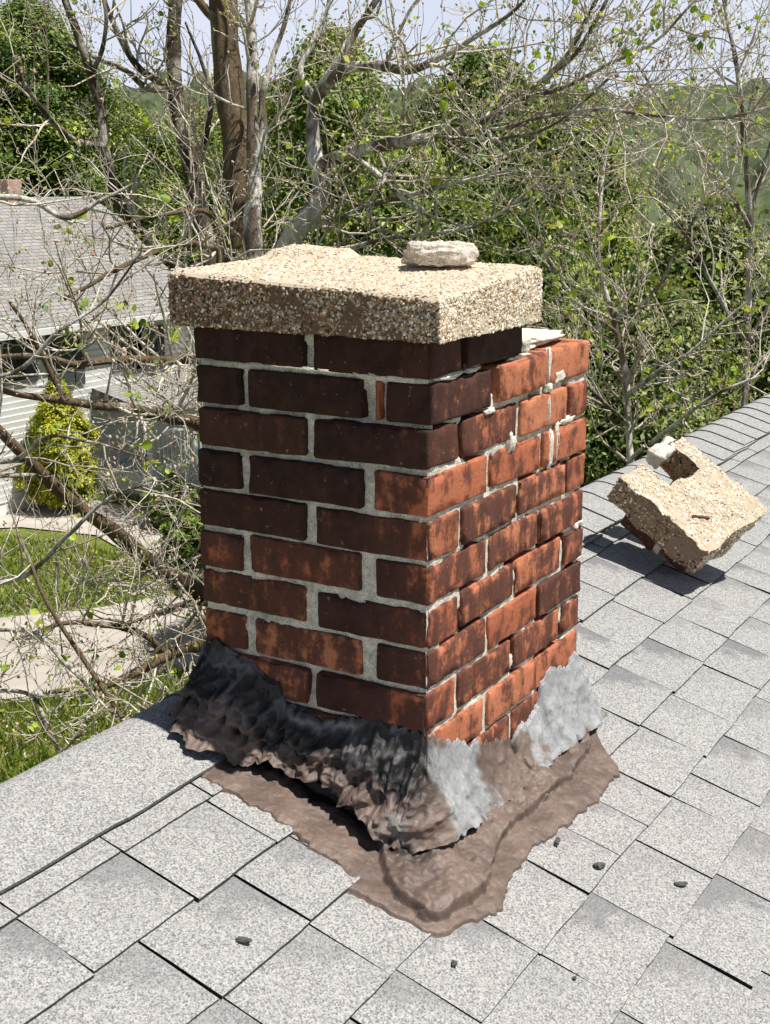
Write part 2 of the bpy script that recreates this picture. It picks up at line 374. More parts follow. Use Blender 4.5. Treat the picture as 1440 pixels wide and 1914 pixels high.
def build_bricks():
    g = Geo(); r = np.random.default_rng(21); D = 0.095
    # soot wanted on each visible brick: (row, index) -> value; low = clean orange, high = black
    rows = []
    for k in range(13):
        zt = -CH*k-0.0032; zb = -CH*(k+1)+0.0050; odd = (k % 2 == 0)
        bl = []
        if k == 0:
            bl = [(0, D, 0.0, 0.2, 'c'), (0, D, 0.217, CD, 'l'), (0.11, 0.30, 0.0, D, 'r'), (0.105, 0.30, CD-D, CD, 'b'), (0.225, 0.32, 0.105, 0.32, 'e')]
        elif odd:
            bl = [(0, D, 0, 0.2, 'c'), (0, D, 0.217, CD, 'l'), (0.107, 0.297, 0, D, 'r'), (0.309, 0.497, 0, D, 'r2'), (0.509, CW, 0, 0.2, 'r3'), (CW-D, CW, 0.212, CD, 'e'),
                  (0.107, 0.297, CD-D, CD, 'b'), (0.309, 0.485, CD-D, CD, 'b')]
        else:
            bl = ([(0, 0.192, 0, 0.077, 'c'), (0.001, D, 0.0805, 0.092, 'o')] if k == 1 else [(0, 0.192, 0, 0.092, 'c')])+[(0, D, 0.116, 0.322, 'l'), (0, 0.192, 0.340, CD, 'l2'), (0.204, 0.392, 0, D, 'r'), (0.404, CW, 0, D, 'r2'), (CW-D, CW, 0.107, 0.3, 'e'), (0.404, CW, 0.31, CD, 'e'), (0.204, 0.392, CD-D, CD, 'b')]
        for (x0, x1, y0, y1, kind) in bl:
            jx = r.normal(0, 0.0022); jy = r.normal(0, 0.0022); jz = r.normal(0, 0.0012)
            if kind in ('r', 'r2', 'r3') and 1 <= k <= 5: jy += r.uniform(-0.004, 0.003)
            if y0 == 0: jy = max(-0.0035, min(jy, 0.0006))
            if k == 1 and kind == 'r': x0 += 0.006; jz += 0.005; jy += -0.004
            if k == 1 and kind == 'r2': jz += 0.004; x0 += .004
            if kind == 'l' or kind == 'l2': s = {0: .95, 1: .95, 2: .72, 3: 1.0, 4: .82, 5: .36, 6: .50, 7: .30, 8: .38}.get(k, .6)+r.uniform(-.06, .06)
            elif kind == 'c': s = {0: .62, 1: .70, 2: .58, 3: .10, 4: .30, 5: .45, 6: .38, 7: .50, 8: .32, 9: .18}.get(k, .5)
            elif kind == 'r': s = {0: 1.1, 1: .05, 2: .40, 3: .15, 4: .52, 5: .34, 6: .40, 7: .05, 8: .42, 9: .12}.get(k, .4)
            elif kind == 'r2': s = {1: .0, 2: -.05, 3: .05, 4: .30, 5: .4, 6: .25, 7: .65, 8: .32, 9: .15}.get(k, .35)
            elif kind == 'r3': s = {2: .3, 4: .25, 6: .5, 8: .3}.get(k, .4)
            elif kind == 'o': s = .15
            else: s = r.uniform(.3, .8)
            V, Q = rbox(x0+jx, x1+jx, y0+jy, y1+jy, zb+jz, zt+jz, r.uniform(.0032, .0055), 0.009, k*13.1+x0*71+y0*37)
            # slight turn of each brick
            c = V.mean(0); a = r.normal(0, 0.006); V[:, 2] += (V[:, 0]-c[0])*r.normal(0, 0.006)+(V[:, 1]-c[1])*r.normal(0, 0.005)
            if k == 1 and kind == 'r': V[:, 2] += (V[:, 0]-c[0])*0.02
            # soot: blacker up on the left face, cleaner at the front arris lower down
            sv = np.full(len(V), s-(0.10 if kind[0] == 'r' else 0.0))
            if kind == 'c': sv = sv+0.30*sstep(0.03, 0.15, V[:, 1])-0.16*sstep(0.06, 0.0, V[:, 1])*sstep(-0.15, -0.3, V[:, 2])+0.13*sstep(0.025, 0.0, V[:, 0])
            g.add(V, Q, soot=sv, tone=np.full(len(V), r.uniform(0, 1)))
    g.build('brickwork', BRICK, chim)
def build_mortar():
    g = Geo(); z0, z1 = -0.95, -0.003
    zs = np.arange(z0, z1, 0.004); ys = np.arange(0.003, CD-0.002, 0.0045)
    Y, Z = np.meshgrid(ys, zs, indexing='ij'); q = np.stack([np.zeros_like(Y), Y, Z], -1).reshape(-1, 3)
    rec = 0.0072+0.0013*fbm(q*35, 3, 3)+0.0009*vn(q*220, 8)
    rec += 0.010*np.clip(fbm(q*np.array([1, 9, 16]), 2, 40)-0.35, 0, 1)
    rec = rec.reshape(Y.shape); top1 = sstep(-0.18, -0.12, Z)*0.008; rec = rec+top1*(fbm(q*30, 2, 77).reshape(Y.shape) > -0.05)
    g.add(np.stack([rec, Y, Z], -1), gridq(*Y.shape)[:, ::-1])
    xs = np.arange(0.003, CW-0.002, 0.0045); zs2 = np.arange(z0, -CH-0.006, 0.004)
    X, Z = np.meshgrid(xs, zs2, indexing='ij'); q = np.stack([X, np.zeros_like(X), Z], -1).reshape(-1, 3)
    rec = 0.0047+0.0010*fbm(q*35, 3, 13)+0.0008*vn(q*220, 18)
    deep = sstep(-0.30, -0.10, Z).ravel()*0.62
    rec += 0.022*sstep(-0.1, 0.25, fbm(q*np.array([14, 1, 22]), 2, 51)-0.45+deep*0.75)
    white = np.exp(-((q[:, 0]-0.425-0.012*np.sin(q[:, 2]*60))/0.008)**2)*(q[:, 2] > -0.26)
    g.add(np.stack([X, rec.reshape(X.shape), Z], -1), gridq(*X.shape))
    # core, the far faces and the tops
    g.add(boxv(0.03, CW-0.03, 0.03, CD-0.006, z0, -CH-0.012), BOXQ); g.add(boxv(CW-0.05, CW-0.006, 0.031, CD-0.007, z0, -CH-0.013), BOXQ)
    g.add(boxv(0.03, 0.31, 0.03, CD-0.008, -CH-0.011, 0.0), BOXQ)
    g.add(boxv(0.004, 0.102, 0.006, CD-0.01, -CH-0.004, -CH+0.007), BOXQ)
    g.build('mortar', MORTAR, chim)
    # white mortar smeared over the exposed course where the cap broke off, and runs down the joints
    g = Geo(); r = np.random.default_rng(3)
    def blob(c, s, seed, n=14):
        g = Geo()
        th = np.linspace(0, 2*math.pi, 2*n, endpoint=False); ph = np.linspace(0, math.pi, n)
        T, Pp = np.meshgrid(th, ph, indexing='ij'); d = np.stack([np.cos(T)*np.sin(Pp), np.sin(T)*np.sin(Pp), np.cos(Pp)], -1)
        d = np.sign(d)*np.abs(d)**0.7
        f = 1+0.35*fbm(d.reshape(-1, 3)*1.6+seed, 3, 5).reshape(T.shape); V = np.array(c)+d*np.array(s)*f[..., None]
        V = V.reshape(-1, 3); i = np.arange(2*n)[:, None]*n+np.arange(n-1)[None]; j = ((np.arange(2*n)+1) % (2*n))[:, None]*n+np.arange(n-1)[None]
        g.add(V, np.stack([i, i+1, j+1, j], -1).reshape(-1, 4)); g.build('mortar_smear', WHITE_MORTAR, chim)
    for c, s in (((0.345, 0.045, -0.052), (0.03, 0.028, 0.012)), ((0.42, 0.06, -0.058), (0.05, 0.04, 0.007)), ((0.50, 0.07, -0.056), (0.075, 0.05, 0.008)), ((0.54, 0.2, -0.058), (0.04, 0.15, 0.007)),
                 ((0.46, 0.22, -0.06), (0.07, 0.15, 0.008)), ((0.335, 0.012, -0.047), (0.018, 0.012, 0.012)), ((0.30, 0.004, -0.064), (0.04, 0.006, 0.004)), ((0.06, 0.004, -0.0655), (0.035, 0.008, 0.0045)), ((0.14, 0.006, -0.066), (0.025, 0.006, 0.003)),
                 ((0.408, 0.000, -0.09), (0.006, 0.006, 0.03)), ((0.412, 0.0005, -0.128), (0.012, 0.006, 0.008)), ((0.415, 0.0, -0.165), (0.004, 0.005, 0.022)), ((0.425, -0.001, -0.235), (0.013, 0.005, 0.03)), ((0.455, 0.001, -0.225), (0.007, 0.005, 0.035)), ((0.50, 0.001, -0.197), (0.035, 0.005, 0.006)),
                 ((0.46, 0.0, -0.115), (0.022, 0.004, 0.010)), ((0.27, 0.001, -0.20), (0.010, 0.006, 0.014)), ((0.195, 0.002, -0.137), (0.018, 0.006, 0.004)), ((0.57, 0.01, -0.402), (0.022, 0.014, 0.008)), ((0.575, 0.01, -0.47), (0.02, 0.012, 0.005))):
        blob(c, s, c[0]*91+c[2]*57)
build_bricks(); build_mortar()

def pebbles(g, P, Nn, size, r, cols, wts, flat=0.55):
    """small low stones set in a surface: P points, Nn normals"""
    ico = np.array([[0, 0, 1], [.894, 0, .447], [.276, .851, .447], [-.724, .526, .447], [-.724, -.526, .447], [.276, -.851, .447], [.724, .526, -.447], [-.276, .851, -.447], [-.894, 0, -.447], [-.276, -.851, -.447], [.724, -.526, -.447], [0, 0, -1]])
    tri = np.array([[0, 1, 2], [0, 2, 3], [0, 3, 4], [0, 4, 5], [0, 5, 1], [1, 6, 2], [2, 7, 3], [3, 8, 4], [4, 9, 5], [5, 10, 1], [6, 7, 2], [7, 8, 3], [8, 9, 4], [9, 10, 5], [10, 6, 1]])
    kp = (fbm(P*26+3, 3, 55) < 0.42) | (r.random(len(P)) < 0.15); P, Nn, size = P[kp], Nn[kp], size[kp]
    n = len(P); ref = r.normal(size=(n, 3)); a = np.cross(Nn, ref); a /= np.linalg.norm(a, axis=1)[:, None]; b = np.cross(Nn, a)
    s = size[:, None]*r.uniform(0.6, 1.35, (n, 3)); s[:, 2] *= flat
    loc = ico[None]*s[:, None, :]*r.uniform(0.8, 1.2, (n, 12, 1))
    V = P[:, None]+loc[..., :1]*a[:, None]+loc[..., 1:2]*b[:, None]+loc[..., 2:]*Nn[:, None]
    ci = r.choice(len(cols), n, p=np.array(wts)/sum(wts)); col = np.array(cols)[ci]*r.uniform(0.8, 1.2, (n, 1))
    T = (tri[None]+(np.arange(n)*12)[:, None, None]).reshape(-1, 3)
    g.add(V.reshape(-1, 3), None, T, tint=np.repeat(col, 12, 0))
AGG = [(0.60, 0.48, 0.33), (0.70, 0.60, 0.46), (0.78, 0.71, 0.60), (0.42, 0.30, 0.19), (0.19, 0.125, 0.085), (0.84, 0.81, 0.76), (0.34, 0.29, 0.23)]
AGW = [3.2, 3.0, 1.9, 1.6, 0.9, 0.7, 0.7]
AGG2 = [(0.29, 0.175, 0.105), (0.40, 0.265, 0.155), (0.19, 0.11, 0.07), (0.10, 0.06, 0.045), (0.50, 0.40, 0.28), (0.78, 0.73, 0.66), (0.055, 0.038, 0.032)]  # darkened stone tints, the cap's left-side shade put into them
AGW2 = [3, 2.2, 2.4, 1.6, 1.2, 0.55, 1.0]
def build_cap():
    g = Geo(); r = np.random.default_rng(31)
    x0, x1, y0, y1 = -0.03, 0.308, -0.03, 0.445
    n = 90; m = 110
    def ztop(X, Y):
        u = (X-x0)/(x1-x0); v = (Y-y0)/(y1-y0)
        z = (1-u)*(1-v)*0.055+u*(1-v)*0.080+(1-u)*v*0.075+u*v*0.092
        q = np.stack([X*9, Y*9, np.zeros_like(X)], -1).reshape(-1, 3); z = z+0.002*fbm(q, 3, 2).reshape(np.shape(X))
        lump = sstep(0.20, 0.24, X)*sstep(0.30, 0.325, Y); return z+lump*0.011
    def warp(P):                                       # worn arrises and wavering sides
        P = np.asarray(P, float).reshape(-1, 3); Q = P.copy()
        nz = fbm(P*14, 3, 6); n2 = fbm(P*70, 2, 7)
        for a, lo_, hi in ((0, x0, x1), (1, y0, y1)):
            Q[:, a] += np.where(np.abs(P[:, a]-lo_) < 0.004, 1, np.where(np.abs(P[:, a]-hi) < 0.004, 1, 0))*(nz*0.0018+n2*0.0012)
        Q[:, 2] += n2*0.001
        ex = np.minimum.reduce([P[:, 0]-x0, x1-P[:, 0], P[:, 1]-y0, y1-P[:, 1]])
        Q[:, 2] -= 0.006*np.clip(1-ex/0.010, 0, 1)**2*(P[:, 2] > 0.03)
        return Q
    X, Y = np.meshgrid(np.linspace(x0, x1, n), np.linspace(y0, y1, m), indexing='ij')
    base = (0.52, 0.44, 0.335); base_shade = (0.16, 0.10, 0.065)  # second colour has the shade of left side and underside painted in
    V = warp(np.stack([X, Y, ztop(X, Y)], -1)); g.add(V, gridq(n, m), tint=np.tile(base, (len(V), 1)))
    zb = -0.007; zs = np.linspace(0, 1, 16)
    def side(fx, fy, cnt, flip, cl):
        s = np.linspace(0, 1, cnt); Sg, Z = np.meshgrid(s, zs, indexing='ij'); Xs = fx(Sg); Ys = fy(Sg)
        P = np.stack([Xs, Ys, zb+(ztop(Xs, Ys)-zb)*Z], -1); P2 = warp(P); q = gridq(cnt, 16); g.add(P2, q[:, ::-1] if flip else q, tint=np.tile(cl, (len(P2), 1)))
    side(lambda s: x0+0*s, lambda s: y0+(y1-y0)*s, m, True, base_shade); side(lambda s: x1+0*s, lambda s: y0+(y1-y0)*s, m, False, base)
    side(lambda s: x0+(x1-x0)*s, lambda s: y0+0*s, n, False, base); side(lambda s: x0+(x1-x0)*s, lambda s: y1+0*s, n, True, base)
    X, Y = np.meshgrid(np.linspace(x0+.002, x1-.002, 4), np.linspace(y0+.002, y1-.002, 4), indexing='ij'); g.add(np.stack([X, Y, np.full_like(X, zb)], -1), gridq(4, 4)[:, ::-1], tint=np.tile(base_shade, (16, 1)))
    k = 9000; px = r.uniform(x0, x1, k); py = r.uniform(y0, y1, k); P = warp(np.stack([px, py, ztop(px, py)], -1)); Nn = np.tile([0, 0, 1.0], (k, 1))
    pebbles(g, P, Nn, r.uniform(0.0010, 0.0028, k), r, AGG, AGW, 0.45)
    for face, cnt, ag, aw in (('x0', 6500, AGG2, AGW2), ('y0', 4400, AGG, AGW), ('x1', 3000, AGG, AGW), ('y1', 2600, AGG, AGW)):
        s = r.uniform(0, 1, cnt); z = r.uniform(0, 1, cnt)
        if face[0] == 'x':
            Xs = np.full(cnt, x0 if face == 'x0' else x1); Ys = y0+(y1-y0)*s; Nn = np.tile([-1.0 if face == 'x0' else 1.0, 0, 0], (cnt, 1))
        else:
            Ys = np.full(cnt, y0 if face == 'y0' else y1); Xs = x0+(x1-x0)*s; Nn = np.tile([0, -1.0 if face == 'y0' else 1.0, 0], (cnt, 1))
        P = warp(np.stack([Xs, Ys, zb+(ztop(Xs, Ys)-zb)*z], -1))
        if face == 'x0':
            # shaded side darkened in the tints: browner far end, straw near the front corner
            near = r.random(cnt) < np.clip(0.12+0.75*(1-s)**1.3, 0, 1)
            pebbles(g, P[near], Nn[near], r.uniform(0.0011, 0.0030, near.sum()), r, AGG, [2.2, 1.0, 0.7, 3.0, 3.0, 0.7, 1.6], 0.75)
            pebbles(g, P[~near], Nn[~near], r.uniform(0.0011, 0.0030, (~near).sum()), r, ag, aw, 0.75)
        else: pebbles(g, P, Nn, r.uniform(0.0011, 0.0029, cnt), r, ag, aw, 0.7)
    g.build('concrete_cap', PEBBLE, chim, False)
    return ztop
CAPZ = build_cap()

def build_flashing():
    # stations: face, position along it, top height, outer apron point (x, y)
    st = [('l', .428, -.56, (-.03, .478)), ('l', .424, -.538, (-.082, .452)), ('l', .404, -.53, (-.148, .366)), ('l', .35, -.548, (-.154, .332)), ('l', .296, -.566, (-.148, .295)), ('l', .255, -.60, (-.136, .253)),
          ('l', .224, -.615, (-.14, .209)), ('l', .152, -.613, (-.139, .161)), ('l', .103, -.602, (-.158, .117)), ('l', .055, -.597, (-.150, .075)), ('l', .02, -.60, (-.18, .02)),
          ('l', .004, -.604, (-.182, -.03)), ('c', 0.0, -.606, (-.175, -.09)), ('r', .004, -.608, (-.150, -.112)), ('r', .03, -.622, (-.085, -.14)), ('r', .09, -.652, (-.03, -.149)), ('r', .13, -.668, (.007, -.139)),
          ('r', .167, -.681, (.05, -.128)), ('r', .227, -.704, (.139, -.121)), ('r', .30, -.725, (.23, -.131)), ('r', .36, -.719, (.31, -.138)), ('r', .405, -.69, (.36, -.141)), ('r', .42, -.656, (.40, -.141)),
          ('r', .4655, -.650, (.443, -.141)), ('r', .528, -.6665, (.492, -.13)), ('r', .5785, -.662, (.535, -.083)), ('r', .606, -.675, (.575, -.05)), ('e', .0, -.68, (.615, -.03)), ('e', .05, -.67, (.64, .03)), ('e', .12, -.66, (.65, .11))]
    top = []; out = []; nm = []
    for f, a, z, o in st:
        if f == 'l': top.append((0, a, z)); nm.append((-1, 0, 0))
        elif f == 'c': top.append((0, 0, z)); nm.append((-.75, -.66, 0))
        elif f == 'r': top.append((a, 0, z)); nm.append((0, -1, 0))
        else: top.append((CW, a, z)); nm.append((1, 0, 0) if a > 0.02 else (.7, -.7, 0))
        out.append((o[0], o[1], roofz(o[1])))
    top = np.array(top); out = np.array(out); nm = np.array(nm, float)
    d = np.concatenate([[0], np.cumsum(np.linalg.norm(np.diff(0.5*top+0.5*out, axis=0), axis=1))]); d /= d[-1]
    nt_ = 560; ns = 110; T = np.linspace(0, 1, nt_)
    def ip(a): return np.stack([np.interp(T, d, a[:, i]) for i in range(3)], -1)
    TP, OP, NM = ip(top), ip(out), ip(nm); NM /= np.linalg.norm(NM, axis=1)[:, None]
    isr = np.interp(T, d, [1.0 if f in 're' else (0.5 if f == 'c' else 0.0) for f, *_ in st])
    isr = np.convolve(np.pad(isr, 14, 'edge'), np.ones(29)/29, 'valid')
    cor = np.exp(-((T-np.interp(0, [0], [d[12]]))/0.06)**2)
    jag = fbm(np.stack([T*60, 0*T, 0*T], -1), 4, 5); jag2 = fbm(np.stack([T*45, 0*T+5, 0*T], -1), 4, 8)
    TP[:, 2] += jag*0.008+0.0035*fbm(np.stack([T*190, 0*T, 0*T+3], -1), 3, 6)
    FT = TP.copy(); FT[:, 2] = roofz(TP[:, 1])              # wall foot under each station
    # outline of the apron wavers
    rad = OP-FT; rad /= np.linalg.norm(rad, axis=1)[:, None]; OP = OP+rad*(jag2*0.006+0.0035*fbm(np.stack([T*150, 0*T+1, 0*T], -1), 3, 9))[:, None]; OP[:, 2] = roofz(OP[:, 1])
    # ---- apron: a thin sheet lying on the shingles, with a second layer that ends in a crack
    s = np.linspace(0, 1, 130)
    A = FT[:, None]*(1-s)[None, :, None]+OP[:, None]*s[None, :, None]
    q = A.reshape(-1, 3); n1 = fbm(q*22, 4, 1).reshape(nt_, -1); n2 = fbm(q*70, 3, 2).reshape(nt_, -1)
    crack = np.interp(T, d, [.2, .2, .2, .2, .2, .2, .2, .22, .25, .35, .55, .80, .90, .88, .80, .72, .68, .64, .60, .58, .56, .55, .55, .55, .5, .5, .5, .5, .5, .5])
    crack = crack+0.03*fbm(np.stack([T*25, 0*T+9, 0*T], -1), 3, 3)
    up = sstep(0.022, -0.022, s[None]-crack[:, None]+0.02*n2)
    wound = np.exp(-((s[None]-crack[:, None]+0.012*n1)/0.0075)**2)*sstep(-0.35, 0.25, fbm(np.stack([T*40, 0*T+4, 0*T], -1), 3, 44))[:, None]
    hgt = 0.0045+0.0026*n1+0.0014*n2+up*(0.015+0.007*n1)+0.020*cor[:, None]*up*(1-s[None])-0.009*wound*np.clip(0.5+0.9*n1, 0, 1)
    edge = sstep(1.0, 0.965, s)[None]; edge2 = sstep(1.0, 0.86, s)[None]; hgt = hgt*(0.45+0.55*edge2); hgt = (hgt+0.005)*edge-0.0035
    hgt = hgt+0.02*np.clip(1-s/0.25, 0, 1)[None]**2*isr[:, None]
    A = A+NRM*hgt[..., None]
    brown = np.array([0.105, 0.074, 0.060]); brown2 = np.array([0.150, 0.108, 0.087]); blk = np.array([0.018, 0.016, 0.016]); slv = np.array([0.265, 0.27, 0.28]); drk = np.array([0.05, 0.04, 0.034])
    mixv = sstep(-0.5, 0.6, n1+0.4*n2)[..., None]; col = brown*(1-mixv)+brown2*mixv
    wc = (0.85*wound*np.clip(0.7+1.0*n1, 0, 1))[..., None]; col = col*(1-wc)+drk*0.4*wc  # shade inside the crack also put into the colour
    lip_shade = (1-isr)[:, None]*sstep(0.44, 0.30, s[None]+0.10*n1+0.05*n2); lip_shade = lip_shade[..., None]; col = col+(np.array([.022, .019, .018])-col)*lip_shade      # shade of the gap under the lip, painted black
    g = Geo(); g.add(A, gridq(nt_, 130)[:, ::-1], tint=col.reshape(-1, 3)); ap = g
    # ---- upright skirt on the wall
    foot = np.interp(T, d, [.03, .085, .112, .108, .088, .064, .056, .056, .060, .062, .060, .056, .052, .045, .045, .042, .04, .04, .04, .04, .042, .04, .04, .045, .05, .05, .05, .05, .05, .04])
    s = np.linspace(0, 1, ns); lip = np.interp(T, d, [.010, .018, .026, .024, .014, .024, .030, .034, .036, .028, .016, .014]+[.016, .015, .015, .013, .010, .004, 0, -.002, -.002, -.002, -.002, -.002, -.002, -.002, -.002, -.002, -.002, -.002])
    lip = lip+0.011*fbm(np.stack([T*34, 0*T+2, 0*T], -1), 5, 12)*(lip > 0.006)
    BT = FT.copy(); BT[:, 2] += lip+0.008
    W = TP[:, None]*(1-s)[None, :, None]+BT[:, None]*s[None, :, None]
    prof = 0.007+foot[:, None]*(s[None]**1.75)
    q = (W+NM[:, None]*prof[..., None]).reshape(-1, 3); dg = q.copy()
    dg[:, 2] = dg[:, 2]*1.3+dg[:, 1]*0.9; wv = q*np.array([22, 22, 13])
    rid = 1-np.abs(fbm(dg*np.array([30, 30, 16]), 3, 21))*1.6; rid = rid.reshape(nt_, ns)
    b1 = fbm(q*18, 3, 22).reshape(nt_, ns); b2 = fbm(q*65, 3, 23).reshape(nt_, ns)
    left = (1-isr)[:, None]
    fq = q.copy(); fq[:, 2] = fq[:, 2]*0.28+0.22*fq[:, 1]; fol = (1-np.abs(fbm(fq*48, 3, 91))*2.0).reshape(nt_, ns)   # drag marks of the trowel
    tear = np.exp(-((T[:, None]-d[19]-0.004*b1)/0.0035)**2)*sstep(0.05, 0.3, s[None])      # upright tear on the right face
    disp = left*(0.011*b1+0.010*np.clip(rid, -0.4, 1)+0.003*b2+0.0050*fol)+isr[:, None]*(0.0055*b1+0.0013*b2+0.002*np.clip(rid, 0, 1)+0.0022*fol)-0.02*tear*isr[:, None]
    fade = (0.38+0.62*sstep(0.0, 0.42, s))*sstep(0, 0.05, s); fade = fade[None]
    prof = prof*(0.35+0.65*fade)+disp*fade
    bow = left*0.008*np.sin(np.clip(s[None], 0, 1)*math.pi)**2
    P = W+NM[:, None]*np.maximum(prof+bow, 0.003)[..., None]
    zz = P[..., 2]; xx = P[..., 0]; yy = P[..., 1]
    sv = 0.0*zz
    e1 = fbm(q*38, 3, 31).reshape(nt_, ns)
    silver1 = sstep(-.012, 0.0, xx+0.010*e1)*sstep(0.185, 0.14, xx+0.03*e1+0.10*np.clip(-.70-zz, 0, 1)*0)*sstep(0.02, 0.0, yy)*sstep(-.610, -.640, zz+0.022*e1+0.25*xx*0)
    silver1 = np.maximum(silver1*isr[:, None], 0.75*sstep(0.05, 0.015, yy+0.03*e1)*left*sstep(-.70, -.72, zz+0.03*e1)*(e1 > -0.1)*sstep(0.02, 0.05, yy+0.05*e1+0.02))
    silver2 = sstep(0.28, 0.36, xx+0.06*e1+0.6*(zz+0.72))*sstep(-0.80, -0.775, zz+0.02*e1)*isr[:, None]
    streak = left*np.exp(-((s[None]-0.16-0.05*b1)/0.06)**2)*sstep(0.27, 0.23, yy)*sstep(0.10, 0.14, yy)
    grey = left*sstep(0.15, 0.55, 0.6*fol+0.8*e1+0.25*b1)*sstep(0.75, 0.15, s[None])
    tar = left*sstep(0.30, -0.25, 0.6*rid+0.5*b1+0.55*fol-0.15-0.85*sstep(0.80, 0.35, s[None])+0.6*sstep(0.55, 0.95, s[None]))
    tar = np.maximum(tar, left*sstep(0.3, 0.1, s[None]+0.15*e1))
    mixv = sstep(-0.6, 0.6, b1+0.4*b2)[..., None]; col = brown*(1-mixv)+brown2*mixv
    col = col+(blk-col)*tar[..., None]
    col = col+(np.array([.14, .14, .145])-col)*(0.6*grey)[..., None]
    col = col+(slv*0.9-col)*(0.75*np.clip(streak, 0, 1))[..., None]
    slc = slv*(0.97+0.18*b1[..., None]+0.10*b2[..., None]+0.05*fol[..., None])
    sA = np.clip(np.maximum(silver1, silver2), 0, 1)[..., None]; col = col+(slc-col)*sA
    col = col*(1-0.8*np.clip(tear*isr[:, None], 0, 1)[..., None])
    col = np.clip(col, 0.008, 0.8)
    g2 = Geo(); g2.add(P, gridq(nt_, ns)[:, ::-1], tint=col.reshape(-1, 3))
    # underside of the lip, its shade painted black, back to the wall, and the top edge
    Bk = W[:, -1]+np.array([0, 0, 0.004]); lastc = np.tile(blk, (2*nt_, 1))
    i = np.arange(nt_-1); g2.add(np.concatenate([P[:, -1], Bk]), np.stack([i, i+1, nt_+i+1, nt_+i], -1)[:, ::-1], tint=lastc)
    g2.add(np.concatenate([P[:, 0], TP+np.array([0, 0, .001])]), np.stack([i, i+1, nt_+i+1, nt_+i], -1), tint=np.concatenate([col[:, 0], col[:, 0]]))
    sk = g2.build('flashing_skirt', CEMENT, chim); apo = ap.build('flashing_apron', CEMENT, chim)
build_flashing()

def rough_stone(name, loc, size, seed, mat, label, cat, rot=0.0, sharp=0.6, n=22, group=None, amp=0.28, freq=1.7):
    th = np.linspace(0, 2*math.pi, 2*n, endpoint=False); ph = np.linspace(0.0, math.pi, n)
    T, Pp = np.meshgrid(th, ph, indexing='ij'); d = np.stack([np.cos(T)*np.sin(Pp), np.sin(T)*np.sin(Pp), np.cos(Pp)], -1).reshape(-1, 3)
    d2 = np.sign(d)*np.abs(d)**sharp; f = 1+amp*fbm(d*freq+seed, 4, 5)
    V = d2*f[:, None]*np.array(size); nz_ = max(size)/0.066; V = V+d2*(0.0045*nz_*fbm(V*38/nz_+seed, 3, 15)+0.0025*nz_*fbm(V*120/nz_+seed, 2, 16))[:, None]
    V[:, 2] -= V[:, 2].min()
    i = np.arange(2*n)[:, None]*n+np.arange(n-1)[None]; j = ((np.arange(2*n)+1) % (2*n))[:, None]*n+np.arange(n-1)[None]
    o = mk(name, V, np.stack([i, i+1, j+1, j], -1).reshape(-1, 4), mat, None, True); o.location = loc; o.rotation_euler = (0, 0, rot)
    return tag(o, label, cat, group)
STONE = mortar_mat('pale_mortar_lump', (0.42, 0.37, 0.31), (0.76, 0.70, 0.62))
sx, sy = 0.223, 0.107
rough_stone('mortar_lump', (sx, sy, float(CAPZ(np.array([sx]), np.array([sy]))[0])-0.001), (0.058, 0.040, 0.0175), 3.3, STONE, 'pale weathered mortar lump lying loose on the chimney cap', 'stone', -0.75, 0.62, 60, amp=0.22, freq=1.3)

